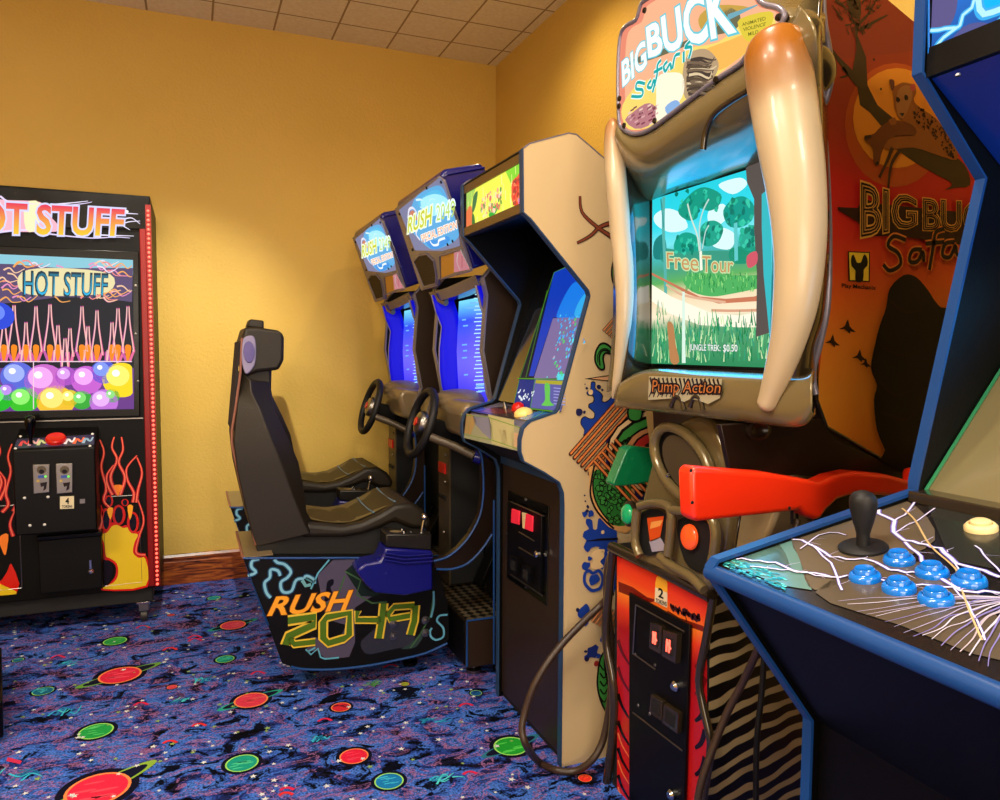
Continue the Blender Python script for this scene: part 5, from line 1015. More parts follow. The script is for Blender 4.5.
b.build('marquee_art', mb_, smooth=0)
for x, y in mc([(715, 70), (690, 120), (465, 318), (220, 483), (98, 502), (180, 42), (78, 425), (80, 395)]):
    b = MB(); b.lathe(mg(x, y, 12), (-1, 0, 0), [(.007, 0), (.006, .004), (.001, .005)], 'leather_brown', 10); b.build('screw', mb_)
b = MB(); b.tube(crv([X_(*p, 1.02) for p in [(646, 8), (649, 2), (655, 6), (662, 2), (664, -6), (672, -12)]], 3), [.006]*16, 'olive_shell', 8); b.build('scroll', mb_, smooth=60)
# loft from the marquee down to the screen
def loft(name, curves, mat, n=5, m=4, par=t, rev=0):
    cs = [crv([X_(px_, py_, x) for px_, py_, x in c], n) for c in curves]
    cols_ = [crv([c[i] for c in cs], m) for i in range(len(cs[0]))]
    b = MB(); b.grid(cols_, mat); o = b.build(name, par, smooth=70); md = o.modifiers.new('solid', 'SOLIDIFY'); md.thickness = .004; md.offset = 0; return o
c0 = [(618, 121), (624, 131), (636, 135.5), (652, 131), (676, 113.5), (698, 96.5), (718, 81.5), (741, 66.5), (752, 54), (762, 43), (777, 36), (792, 20), (800, 5)]
def off(c, dx, dy, x): return [(a+dx, b_+dy*(1+.0*i), x) for i, (a, b_) in enumerate(c)]
L0 = [(a, b_, 1.005) for a, b_ in c0]
L1 = [(616, 132, .985), (625, 145, .985), (638, 152, .985), (654, 147, .985), (678, 130, .985), (700, 114, .985), (721, 100, .985), (744, 86, .985), (757, 74, .985), (768, 64, .985), (784, 56, .985), (800, 42, .985), (815, 28, .985)]
L2 = [(614, 150, 1.02), (625, 164, 1.02), (638, 172, 1.02), (656, 170, 1.02), (680, 156, 1.02), (703, 143, 1.02), (725, 131, 1.02), (748, 119, 1.02), (762, 109, 1.02), (774, 100, 1.02), (790, 92, 1.02), (806, 80, 1.02), (818, 66, 1.02)]
L3 = [(624, 170, 1.09), (632, 183, 1.09), (642, 190, 1.09), (658, 187, 1.09), (682, 177, 1.09), (705, 167, 1.09), (727, 158, 1.09), (750, 149, 1.09), (765, 141, 1.09), (778, 133, 1.09), (794, 127, 1.09), (810, 116, 1.09), (820, 106, 1.09)]
L4 = [(642, 206, 1.145), (645, 204, 1.145), (648, 202, 1.145), (660, 196, 1.145), (683, 188, 1.145), (706, 181, 1.145), (728, 173, 1.145), (750, 166, 1.145), (766, 160, 1.145), (779, 156, 1.145), (795, 150, 1.145), (811, 144, 1.145), (820, 140, 1.145)]
b = MB(); b.tube(crv([X_(*p, .99) for p in [(703, 150), (706, 132), (714, 115), (730, 102), (748, 91)]], 5), .007, 'olive_dark', 10); b.build('brow_ridge', t, smooth=60)
br = loft('brow_shell', [L0, L1, L2, L3, L4], 'olive_shell')
ls = loft('left_surround', [[(614, 132, 1.03), (606, 170, 1.03), (612, 230, 1.03), (614, 300, 1.03), (611, 360, 1.03), (607, 392, 1.03)], [(622, 140, 1.02), (624, 180, 1.02), (629, 230, 1.02), (631, 300, 1.02), (627, 360, 1.02), (620, 388, 1.02)], [(636, 165, 1.09), (638, 190, 1.09), (641, 230, 1.09), (642, 300, 1.09), (641, 350, 1.09), (638, 382, 1.09)], [(650.5, 196, 1.145), (650.5, 206, 1.145), (650.5, 240, 1.145), (650.5, 300, 1.145), (650.5, 345, 1.145), (650.5, 374, 1.145)]], 'olive_dark')
rs = loft('right_surround', [[(770, 150, 1.145), (772, 200, 1.145), (772, 260, 1.145), (771, 310, 1.145), (770, 350, 1.145), (769, 376, 1.145)], [(795, 120, 1.07), (798, 180, 1.07), (798, 250, 1.07), (792, 310, 1.07), (785, 350, 1.07), (780, 380, 1.07)], [(812, 60, 1.04), (818, 150, 1.04), (819, 240, 1.04), (814, 310, 1.04), (804, 350, 1.04), (798, 385, 1.04)], [(822, -20, 1.11), (825, 110, 1.11), (829, 230, 1.11), (825, 310, 1.11), (815, 350, 1.11), (813, 385, 1.11)], [(826, -20, 1.20), (827, 110, 1.20), (831, 230, 1.20), (828, 310, 1.20), (818, 350, 1.20), (816, 385, 1.20)]], 'olive_dark')
b = MB(); b.tube(crv([X_(*p, 1.12) for p in [(822, -20), (824, 20), (829, 50), (831, 78), (826, 100), (822, 112), (826, 160), (829, 230), (828, 300), (821, 340), (813, 372), (816, 395)]], 4), .006, 'silver_plastic', 8); b.build('bead_trim', rs, smooth=60)
b = MB(); b.ball(X_(818, 68, 1.09), .045, 'olive_dark', 18, (1, .32, 1.0)); b.build('tusk_socket', rs, smooth=60)
# screen
sx = PX(1.15); b = MB(); b.prism([sx(*p) for p in [(645, 190), (790, 140), (792, 384), (645, 372)]], (.03, 0, 0), 'black_satin'); b.prism([PX(1.147)(*p) for p in [(646, 367), (770, 371), (770, 378), (646, 373)]], (-.012, 0, 0), 'leather_brown'); sb_ = b.build('screen_bezel', t)
sg = PX(1.1485); b = MB()
def s(p): return bl(p, 4.207, (640, 180))
def f(p, c, l, sm=0): b.fill(sg, s(p), c, l, sm, G)
TL, TR, BR, BL = (52, 82), (600, -90), (560, 790), (48, 772)
rr = []; cc = []
for v, c in ((0, '28d0e0'), (.18, '30d8e8'), (.3, '78e4ec'), (.36, '48b8b8'), (.45, '4aa080'), (.52, '60b060'), (.6, 'f0d8b0'), (.72, 'f8e8c8'), (.8, '58a070'), (1, '2c8858')):
    a = (TL[0]+(BL[0]-TL[0])*v, TL[1]+(BL[1]-TL[1])*v); d_ = (TR[0]+(BR[0]-TR[0])*v, TR[1]+(BR[1]-TR[1])*v)
    rr.append([sg(*s([a])[0], 1), sg(*s([d_])[0], 1)]); cc.append(c)
b.grid(rr, G, colrows=cc)
for p in ([(60, 150), (110, 120), (170, 140), (200, 200), (130, 220), (70, 190)], [(290, 130), (350, 100), (370, 150), (330, 190), (290, 180)], [(300, 240), (340, 200), (400, 230), (380, 290), (310, 280)], [(330, 20), (420, -10), (450, 20), (390, 60)], [(540, 110), (580, 90), (580, 180), (540, 190)]): f(p, 'd8fafa', 2, 4)
for p, c in (([(60, 260), (100, 230), (110, 320), (60, 330)], '20807c'), ([(150, 250), (190, 220), (240, 240), (240, 310), (150, 300)], '18a088'), ([(160, 130), (210, 60), (270, 30), (340, 60), (330, 110), (290, 130), (250, 120), (240, 160), (200, 170)], '189880'), ([(260, 190), (310, 170), (350, 200), (330, 260), (280, 280), (250, 250)], '20a088'), ([(350, 130), (390, 80), (440, 70), (480, 110), (470, 170), (420, 200), (370, 190)], '109888'), ([(420, 230), (480, 190), (490, 290), (430, 290)], '28a890'), ([(540, 210), (600, 180), (600, 290), (540, 290)], '20a080'), ([(380, 290), (480, 280), (480, 340), (390, 350)], '189070'), ([(100, 290), (200, 300), (380, 300), (400, 350), (250, 360), (100, 350)], '389880')): f(p, c, 3, 4)
R_ = random.Random(6)
for i in range(150):
    cx, cy, w, h = R_.choice([(240, 100, 90, 55), (415, 135, 60, 55), (300, 225, 45, 45), (200, 275, 50, 35), (455, 240, 40, 40), (570, 240, 30, 40)]); b.blob(sg, *s([(cx+R_.uniform(-w, w), cy+R_.uniform(-h, h))])[0], R_.uniform(.003, .008), R_.choice(['108068', '28b898', '0c7468', '38c8a8']), 4+i % 5, 6, .4, seed=i, mat=G)
for p, w, c in (([(250, 300), (240, 230), (215, 160), (200, 100)], .005, 'd0e0d0'), ([(255, 300), (250, 200), (265, 130), (290, 80)], .005, 'b8d8d0'), ([(262, 290), (275, 220), (290, 190)], .004, 'b8d8d0'), ([(405, 340), (402, 180)], .012, '60c8c8'), ([(258, 380), (255, 300)], .010, 'f0f4e0'), ([(100, 70), (98, 200), (105, 350), (108, 500)], .013, '58b0a8'), ([(88, 80), (100, 200)], .006, '389090')): b.stroke(sg, s(p), w, c, 10, 4, G)
f([(180, 420), (240, 390), (350, 400), (490, 400), (560, 390), (575, 440), (480, 460), (380, 480), (300, 490), (220, 470)], '50b060', 10, 3)
for i in range(120): x = R_.uniform(190, 560); y = R_.uniform(400, 475); b.stroke(sg, s([(x, y), (x+R_.uniform(-5, 5), y-18)]), .003, R_.choice(['389848', '78c868', '2c8848', '90d880']), 11+i % 3, 0, G)
f([(50, 400), (110, 430), (200, 480), (330, 520), (490, 510), (575, 490), (575, 460), (480, 490), (360, 500), (250, 490), (150, 440), (50, 390)], 'c87858', 12, 0)
f([(50, 440), (130, 490), (300, 560), (420, 570), (570, 540), (560, 620), (420, 620), (250, 610), (120, 560), (50, 510)], 'fff6e0', 12, 0); b.stroke(sg, s([(300, 548), (400, 550), (560, 545)]), .006, 'd8a080', 13, 4, G); b.stroke(sg, s([(110, 440), (170, 480), (260, 500), (360, 515)]), .006, 'e0b090', 13, 4, G)
for i in range(330):
    x = R_.uniform(52, 560); y = R_.uniform(600, 770) if 110 < x < 490 else R_.uniform(560, 770)
    b.stroke(sg, s([(x, min(y, 770)), (x+R_.uniform(-10, 10), y-R_.uniform(30, 60))]), .004, R_.choice(['208850', '38a868', '187848', '60c080', 'a8e0a0', '309878', 'd0e8b0']), 13+i % 6, 0, G, taper=.6)
f([(470, -70), (560, -90), (545, 0), (540, 120), (550, 400), (555, 640), (488, 660), (492, 400), (480, 200), (480, 80), (450, 10), (445, -50)], '58504c', 20, 0); f([(512, 60), (560, 20), (575, -80), (600, -80), (600, 640), (545, 660), (520, 400), (512, 200)], '38b8c0', 21, 0); b.stroke(sg, s([(555, 100), (560, 400), (558, 640)]), .008, '60d8e0', 22, 4, G)
f([(178, 470), (188, 470), (192, 770), (176, 770)], 'd8f0e0', 20, 0); f([(115, 600), (140, 610), (150, 690), (165, 765), (130, 768), (120, 680)], 'b88050', 20, 3)
for s_, q in (('Free', [(112, 305), (245, 310), (245, 385), (115, 370)]), ('Tour', [(262, 320), (392, 325), (392, 390), (262, 388)])):
    for col, gr, l in (('c8e0a8', .05, 23), ('c8905c', .0, 25)): b.text(sg, s_, s(q), col, l, gr, 0, G)
f([(450, 320), (490, 300), (492, 350), (455, 370)], 'd05868', 22, 3)
for col, gr, l in (('306858', .05, 23), ('f0f8f0', .01, 25)):
    b.text(sg, 'JUNGLE TREK:', s([(208, 690), (338, 694), (338, 728), (208, 724)]), col, l, gr, 0, G); b.text(sg, '$0.50', s([(350, 692), (410, 693), (410, 726), (350, 727)]), col, l, gr, 0, G)
b.build('screen', t, smooth=0)
# tusks
def tusk(name, pts, x, cols):
    P = []; Rr = []
    for i, (px_, py_, r) in enumerate(pts): p = X_(px_, py_, x+(.01 if i > 4 else 0)); P.append(p); Rr.append(r*(p-EYE).dot(fw)/F)
    P2 = crv(P, 5); R2 = [v.x for v in crv([V((r, 0, 0)) for r in Rr], 5)]; C2 = []
    for i in range(len(P2)):
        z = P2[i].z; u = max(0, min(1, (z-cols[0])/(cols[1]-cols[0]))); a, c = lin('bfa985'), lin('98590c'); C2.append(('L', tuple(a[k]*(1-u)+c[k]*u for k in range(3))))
    b = MB(); b.tube(P2, R2, 'tusk_paint', 26, cols=C2); return b.build(name, t, smooth=70)
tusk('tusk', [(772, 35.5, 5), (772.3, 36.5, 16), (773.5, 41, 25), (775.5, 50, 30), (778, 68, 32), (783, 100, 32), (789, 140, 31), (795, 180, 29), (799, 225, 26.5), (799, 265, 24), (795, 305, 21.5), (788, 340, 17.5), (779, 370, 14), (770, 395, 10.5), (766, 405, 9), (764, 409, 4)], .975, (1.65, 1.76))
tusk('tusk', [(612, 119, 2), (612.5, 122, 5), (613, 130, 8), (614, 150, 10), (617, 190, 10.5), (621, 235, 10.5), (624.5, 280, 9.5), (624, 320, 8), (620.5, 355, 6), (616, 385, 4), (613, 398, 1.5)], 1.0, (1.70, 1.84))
# lip below the screen
lip = loft('front_lip', [[(632, 380, 1.12), (650, 370, 1.12), (700, 371, 1.12), (760, 374, 1.12), (798, 374, 1.12), (814, 368, 1.12)], [(621, 383, 1.03), (646, 371, 1.03), (700, 374, 1.03), (760, 377, 1.03), (800, 378, 1.03), (813, 372, 1.03)], [(618, 388, 1.0), (645, 377, 1.0), (700, 380, 1.0), (760, 384, 1.0), (800, 385, 1.0), (812, 380, 1.0)], [(615, 401, .995), (645, 403, .995), (700, 408, .995), (760, 415, .995), (798, 419, .995), (812, 408, .995)], [(617, 407, 1.03), (646, 410, 1.03), (700, 416, 1.03), (760, 423, 1.03), (800, 426, 1.03), (814, 414, 1.03)], [(640, 400, 1.15), (660, 402, 1.15), (706, 406, 1.15), (764, 412, 1.15), (800, 416, 1.15), (815, 408, 1.15)]], 'olive_shell')
b = MB(); lp_ = plane3(X_(645, 377, .9985), X_(760, 384, .9985), X_(700, 408, .9935)); lp_.P = lp_.P+lp_.N*.009
b.fill(lp_, [(649, 376), (722, 379), (720, 398), (708, 404), (697, 400), (690, 399), (684, 402), (678, 398), (648, 400)], 'a09678', 1, 0, 'gloss_print')
for i in range(17): b.stroke(lp_, [(650+i*4.2, 377.5+i*.1), (652+i*4.2, 388), (649+i*4.2, 397 if i < 6 else 395)], .006, '1c1814', 2, 4, 'gloss_print', taper=.5)
for col, gr, l in (('18100c', .10, 4), ('a8622c', .0, 6)): b.text(lp_, 'Pump Action', [(652, 380), (721, 382), (720, 397), (652, 396)], col, l, gr, .1, 'gloss_print')
b.build('logo_plate', lip, smooth=0)
b = MB()
for x in (678, 697): b.tube(crv([X_(*p, .99) for p in [(x-7, 407), (x-4, 399), (x, 396.5), (x+4, 400), (x+6, 410)]], 4), .006, 'olive_dark', 8)
b.build('finger_notch', lip, smooth=60)
# gun cradle column
cy = [(634, 558), (637, 520), (646, 480), (655, 450), (668, 430), (684, 419), (702, 416), (714, 428), (726, 455), (732, 480), (728, 520), (722, 560), (708, 592)]
b = MB(); b.prism(crv([X_(*p, 1.075) for p in cy], 3, True), (.10, 0, 0), 'olive_shell'); gc = b.build('cradle_column', t, bevel=.014, seg=3)
ov = [(683+27*math.cos(a)*math.cos(.25)-35*math.sin(a)*math.sin(-.35), 464+27*math.cos(a)*math.sin(.1)+37*math.sin(a)) for a in [k*math.pi/12 for k in range(24)]]
b = MB(); b.face([X_(*p, 1.070) for p in ov], 'black_satin'); b.tube([X_(*p, 1.062) for p in ov], .013, 'olive_shell', 12, closed=True); b.build('oval_ring', gc, smooth=60)
b = MB(); b.face([X_(683+(x-683)*.72, 464+(y-464)*.78, 1.066) for x, y in ov], 'tan_dark')
for x, y in [(668, 475), (671, 490), (689, 441)]: b.ball(X_(x, y, 1.06), .006, 'chrome', 8)
b.build('sensor_plate', gc)
b = MB()
for p in ([(642, 512), (666, 514), (664, 545), (650, 556), (638, 545)], [(678, 520), (708, 524), (708, 560), (700, 572), (684, 560)]): b.face([X_(*q, 1.069) for q in crv([V((*r_, 0)) for r_ in p], 3, True) for q in [q]] if 0 else [X_(q.x, q.y, 1.069) for q in crv([V((*r_, 0)) for r_ in p], 3, True)], 'near_black')
b.build('button_recess', gc)
b = MB(); ap2 = PX(1.066); b.fill(ap2, [(647, 518), (664, 516), (660, 538), (650, 542)], 'd85018', 1, 0, 'print'); b.fill(ap2, [(651, 522), (663, 520), (660, 526), (650, 529)], 'f0a050', 2, 0); b.fill(ap2, [(649, 541), (660, 537), (668, 550), (652, 552)], 'a8a0b0', 1, 0); b.build('recess_print', gc)
b = MB()
for p in ([(640, 506), (655, 503), (670, 508), (671, 530), (668, 555)], [(671, 510), (690, 512), (710, 516), (716, 540), (708, 580)], [(660, 556), (672, 566), (690, 576), (704, 590)], [(637, 510), (635, 540), (640, 556)]): b.tube(crv([X_(*q, 1.05) for q in p], 4), .012, 'olive_shell', 10)
b.build('cradle_ribs', gc, smooth=60)
b = MB(); P = X_(690, 537, 1.062); b.lathe(P, V((-1, -.02, .1)), [(.030, 0), (.029, .005), (.024, .009), (.001, .012)], 'orange_button', 24); b.build('start_button', gc, smooth=50)
b = MB(); P = X_(628, 514, 1.06); b.lathe(P+V((.01, 0, 0)), V((-1, 0, .1)), [(.034, 0), (.034, .008), (.026, .012)], 'leather_brown', 22); b.lathe(P, V((-1, 0, .1)), [(.027, 0), (.026, .006), (.02, .011), (.001, .014)], 'green_button', 24); b.build('start_button', t, smooth=50)
# lower cabinet
LN, LF, LX = 1.385, 1.80, 1.085
b = MB(); b.box((LX+.01, LN, .0), (1.68, LF, .70), 'near_black'); lb = b.build('lower_body', t)
b = MB(); b.face([(LX+.012, LN-.001, .0), (1.68, LN-.001, .0), (1.68, LN-.001, .70), (LX+.012, LN-.001, .70)], 'zebra_print'); b.build('zebra_side', lb, smooth=0)
fx = PX(LX+.008); b = MB()
q0 = [(619, 556), (706, 601), (698, 680), (712, 750), (705, 830), (607, 830), (618, 700)]
st_ = [(0, 'e8281c'), (.06, 'f04820'), (.12, 'f88028'), (.17, 'e84020'), (.24, 'a8181c'), (.4, 'b01420'), (.7, 'c01c1c'), (1, 'b81818')]
b.grid([[fx(617, 556+v*290, 1), fx(707, 600+v*290, 1)] for v, c in st_], 'gloss_print', colrows=[c for v, c in st_])
def z8(p): return bl(p, 3.475, (630, 570))
b.fill(fx, z8([(-40, 40), (10, 60), (60, 95), (100, 105), (60, 115), (-40, 75)]), '7a1810', 2, 0, 'gloss_print')
R_ = random.Random(77)
for i in range(46):
    u = R_.random(); x = 142+u*98; y = 128+u*40+R_.uniform(-6, 8)*(1-abs(2*u-1)*.6); b.blob(fx, *z8([(x, y)])[0], R_.uniform(.004, .008), '3c1410', 3+i % 3, 7, .4, seed=i, mat='gloss_print')
b.stroke(fx, z8([(190, 150), (196, 175), (192, 188)]), .003, '3c1410', 3, 4, 'gloss_print'); b.fill(fx, z8([(130, 140), (170, 165), (255, 195), (255, 215), (130, 170)]), '7a2010', 2, 0, 'gloss_print')
for i in range(7):
    b.stroke(fx, [(618, 640+i*27), (622, 652+i*27), (629, 664+i*27)], .020, '5c0a10' if i < 2 else '160606', 3, 4, 'gloss_print', taper=.6)
    b.stroke(fx, [(705, 650+i*27), (701, 662+i*27), (695, 667+i*27)], .018, '6c0c12' if i < 2 else '160606', 3, 4, 'gloss_print', taper=.6)
    if i > 2: b.stroke(fx, [(618, 652+i*27), (622, 664+i*27), (629, 676+i*27)], .010, 'e87848', 4, 4, 'gloss_print', taper=.6)
b.fill(fx, z8([(88, 45), (92, 25), (105, 15), (120, 25), (130, 45), (130, 130), (85, 108)]), 'f8b030', 5, 0, 'gloss_print'); b.fill(fx, z8([(88, 60), (130, 80), (129, 132), (86, 110)]), 'f0dcb8', 6, 0, 'gloss_print')
b.text(fx, '2', z8([(99, 62), (115, 68), (115, 100), (99, 93)]), '14100c', 8, .03, 0, 'gloss_print'); b.text(fx, 'TOKENS', z8([(90, 98), (127, 112), (127, 126), (89, 112)]), '14100c', 8, .02, 0, 'gloss_print')
b.build('sunset_panel', lb, smooth=0)
b = MB(); r_ = .013
b.tube([X_(*p, LX) for p in [(612, 547), (660, 570), (712, 597)]], .016, 'olive_dark', 10); tt = b.build('top_rail', lb, smooth=60)
b = MB(); b.tube(crv([X_(*p, LX) for p in [(713, 598), (706, 640), (699, 680), (705, 715), (711, 745), (706, 780), (700, 820), (699, 860)]], 3), .010, 'olive_dark', 10); b.build('side_trim', lb, smooth=60)
b = MB(); b.tube(crv([X_(*p, LX) for p in [(613, 548), (608, 600), (606, 640), (614, 690), (612, 740), (605, 800), (604, 850)]], 3), .013, 'olive_dark', 10); b.build('side_trim', lb, smooth=60)
b = MB(); b.prism([fx(*p, 10) for p in z8([(5, 78), (216, 190), (192, 1000), (5, 1000)])], (-.008, 0, 0), 'black_steel'); cd = b.build('coin_door', lb, bevel=.002)
for p in ([(20, 120), (190, 215)], [(10, 290), (88, 345)], [(10, 495), (182, 628)], [(20, 120), (10, 290)]):
    b = MB(); b.tube([PX(LX-.005)(*q) for q in z8(p)], .002, 'steel', 6); b.build('door_seam', cd)
for p in ([(88, 180), (128, 192), (125, 290), (84, 268)], [(134, 205), (182, 220), (176, 322), (128, 295)]):
    b = MB(); R1 = [PX(LX-.004)(*q) for q in z8(p)]; c = sum(R1, V())/4; b.prism(R1, (-.016, 0, 0), 'olive_dark'); b.prism([c+(r-c)*.62+V((-.0162, 0, 0)) for r in R1], (-.001, 0, 0), 'near_black')
    for k in (.25, .65): 
        q = [c+(r-c)*.45+V((-.0175, 0, 0)) for r in R1]; u0, u1 = q[0]*(1-k)+q[1]*k, q[3]*(1-k)+q[2]*k; b.tube([u0, u1], .003, 'red_led', 6)
    b.tube([c+V((-.0175, .008, .01)), c+V((-.0175, -.01, -.005))], .003, 'red_led', 6); b.build('coin_slot', cd, bevel=.002)
for p in ([(88, 430), (128, 455), (125, 522), (82, 492)], [(134, 462), (184, 495), (180, 565), (128, 528)]):
    b = MB(); R1 = [PX(LX-.004)(*q) for q in z8(p)]; c = sum(R1, V())/4; b.prism(R1, (-.014, 0, 0), 'olive_dark'); b.prism([c+(r-c)*.65+V((-.0142, 0, 0)) for r in R1], (-.001, 0, 0), 'near_black'); b.build('coin_return', cd, bevel=.002)
for p in ((168, 402), (155, 778)):
    b = MB(); b.lathe(PX(LX-.002)(*z8([p])[0]), (-1, 0, 0), [(.013, 0), (.013, .012), (.008, .018), (.001, .019)], 'chrome', 16); b.build('lock', cd)
for p in ((20, 293), (88, 330), (70, 500), (30, 470)):
    b = MB(); b.lathe(PX(LX-.003)(*z8([p])[0]), (-1, 0, 0), [(.005, 0), (.004, .003), (.001, .004)], 'steel', 10); b.build('bolt', cd)

# ------------------------------------------------------------------ rifles
def g3(p): return bl(p, 3.125, (600, 380))
gt = thing('toy_rifle', 'orange plastic toy rifle resting across the near side of the hunting cabinet', 'toy rifle', Y_(740, 520, 1.14), 'toy rifles on the hunting cabinet')
GY = 1.155
gp = [Y_(*p, GY) for p in g3([(240, 283), (243, 268), (256, 262), (480, 280), (600, 300), (635, 310), (680, 290), (740, 277), (850, 287), (980, 322), (975, 350), (860, 352), (740, 346), (690, 362), (655, 395), (640, 420), (620, 424), (590, 410), (572, 392), (560, 396), (262, 428), (245, 420)])]
b = MB(); b.prism(gp, (0, -.045, 0), 'gun_orange'); st1 = b.build('stock', gt, bevel=.009, seg=4)
for p in [(284, 283), (288, 383), (592, 400)]:
    b = MB(); b.lathe(Y_(*g3([p])[0], GY-.0455), (0, -1, 0), [(.0035, 0), (.003, .001), (.001, .0012)], 'near_black', 10); b.build('screw', st1)
b = MB(); b.box((1.40, GY-.04, .955), (1.62, GY-.005, .995), 'gun_orange'); b.build('barrel', gt, bevel=.01)
b = MB()
for x in (792, 797): b.tube([Y_(x, 510, GY-.02), Y_(x, 524, GY-.02)], .003, 'black_rubber', 6)
b.tube(crv([Y_(797, 520, GY-.02), Y_(790, 560, GY-.03), Y_(775, 610, 1.17), Y_(760, 645, 1.22), Y_(744, 680, 1.27), Y_(724, 720, 1.30), Y_(702, 780, 1.31), Y_(696, 815, 1.31), Y_(690, 850, 1.31)], 5), .0085, 'hose', 10); b.build('cable', gt, smooth=60)
b = MB(); b.tube(crv([Y_(765, 640, 1.33), Y_(762, 690, 1.33), Y_(757, 740, 1.33), Y_(756, 800, 1.33), Y_(757, 860, 1.33)], 5), .007, 'black_rubber', 10); b.build('cable', gt, smooth=60)
gt2 = thing('toy_rifle', 'green plastic toy rifle butt sticking out left of the hunting cabinet', 'toy rifle', Y_(635, 480, 1.75), 'toy rifles on the hunting cabinet')
b = MB(); b.prism([Y_(*p, 1.76) for p in g3([(15, 316), (58, 212), (72, 201), (90, 202), (200, 216), (300, 235), (300, 262), (195, 262), (128, 312), (60, 323), (20, 324)])], (0, -.042, 0), 'gun_green'); b.build('stock', gt2, bevel=.009, seg=4)
b = MB(); hy = 1.875
hz = [Y_(611, 593, 1.84), Y_(601, 605, hy), Y_(582, 623, hy), Y_(562, 644, hy), Y_(546, 665, hy), Y_(533, 688, hy), Y_(525, 712, hy), Y_(522, 730, hy-.01), Y_(527, 747, hy-.02), Z_(539, 762, .014), Z_(556, 770, .013), Z_(575, 771, .013), Y_(592, 760, 1.85), Y_(603, 740, 1.85), Y_(609, 710, 1.85), Y_(612, 675, 1.84), Y_(611, 640, 1.84), Y_(607, 600, 1.84), Y_(608, 565, 1.84), Y_(616, 545, 1.83)]
b.tube(crv(hz, 5), .0105, 'hose', 10); b.build('cable', gt2, smooth=60)
light('screen_glow_fill', 'AREA', (1.135, 1.46, 1.42), (0, 1.46, 1.46), 3.5, '0f86c8', (.40, .42)).data.specular_factor = 0  # added area lamp, unseen, deepens the blue in the cove round the screen
# ------------------------------------------------------------------ blue cabinet at the right
t = thing('arcade_cabinet', 'dark cabinet with blue edge trim and lightning control deck at the right, nearest the camera', 'arcade machine', (1.2, .48, 0))
BF, BN = .831, .13
def bl(pts, k, o): return [(o[0]+x/k, o[1]+y/k) for x, y in pts]
bp = PY(BF)
prof = [V((bp(915, 75).x, BF, 1.98))]+[bp(*p) for p in [(915, 75), (978, 180), (911, 480), (909, 492), (712, 560), (708, 566), (710, 575), (806, 716)]]
lowx = bp(806, 716).x; prof += [V((lowx, BF, .0)), V((1.68, BF, 0)), V((1.68, BF, 1.98))]
for y, nm in ((BF-.014, 0), (BN, 1)):
    b = MB(); P = [V((p.x, y, p.z)) for p in prof]; b.prism(P, (0, .014, 0), 'black_laminate'); sd = b.build('side_panel', t, smooth=0)
    b = MB(); b.edging([V((p.x+.0, y, p.z)) for p in prof[:10]], y-.0015, y+.0155, .005, 'blue_trim', closed=False, ref=prof); b.build('edge_moulding', sd)
y0, y1 = BN+.0155, BF-.0155
c1 = bp(708, 563); c2 = bp(910, 495); dv = (c2-c1).normalized(); dn = V((-dv.z, 0, dv.x)); 
if dn.z < 0: dn = -dn
lw = -.003
P = [c1+dv*.004+dn*lw, c2+dv*.02+dn*lw, c2+dv*.02+dn*(lw-.03), c1+dv*.015+dn*(lw-.03)]
b = MB(); b.prism([V((p.x, y0, p.z)) for p in P], (0, y1-y0, 0), 'black_satin'); dk = b.build('control_deck', t)
dp = Plane(V((P[0].x, 0, P[0].z)), dn); 
pg = lambda k: Plane(dp.P+dp.N*k, dp.N)
b = MB(); dpl = pg(.0006); GP = 'gloss_print'
def deckrect(x0, x1, ya, yb, col, l):
    b.face([V((a.x, y, a.z))+dpl.N*(.0006+l*.0004) for a, y in ((P[0]+dv*x0, ya), (P[0]+dv*x0, yb), (P[0]+dv*x1, yb), (P[0]+dv*x1, ya))], GP, col)
L = (P[1]-P[0]).dot(dv); deckrect(0, L, y0, y1, '1e1a18', 0)
def c(p): return bl(p, 5, (830, 480))
def d(p): return bl(p, 6.667, (690, 470))
b.fill(dpl, [(722, 561), (790, 535), (800, 560), (812, 590), (780, 585)], '5a8078', 3, 0, GP); R_ = random.Random(31)
for i in range(110):
    u = R_.random(); x = 722+u*62; y = 562+u*24+R_.uniform(-7-u*4, 3); b.stroke(dpl, [(x, y), (x+4, y+1.5)], .0025, R_.choice(['38b8b8', '2a9890', '70d8d0', '1a7c80']), 5, 0, GP)
for i in range(14): b.stroke(dpl, [(757+i*1.0, 545.5+R_.uniform(-1, 1)), (759+i, 545)], .003, '40c8e8', 5, 0, GP); b.fill(dpl, d([(440, 495), (520, 500), (600, 500), (640, 560), (690, 700), (640, 640), (450, 600), (300, 585)]), '6a8474', 3, 0, GP)
b.fill(dpl, [(795, 535), (850, 512), (905, 500), (935, 540), (870, 570), (815, 590), (800, 560)], '5e5240', 3, 4, GP); b.fill(dpl, [(815, 592), (900, 560), (960, 580), (1000, 620), (1000, 660), (900, 625)], '544a3c', 3, 3, GP); b.fill(dpl, [(925, 500), (1000, 512), (1000, 570), (950, 560)], '2a2a26', 3, 0, GP)
W1, W2, V1 = 'f6f2ff', 'c8c0ec', '6a60c0'
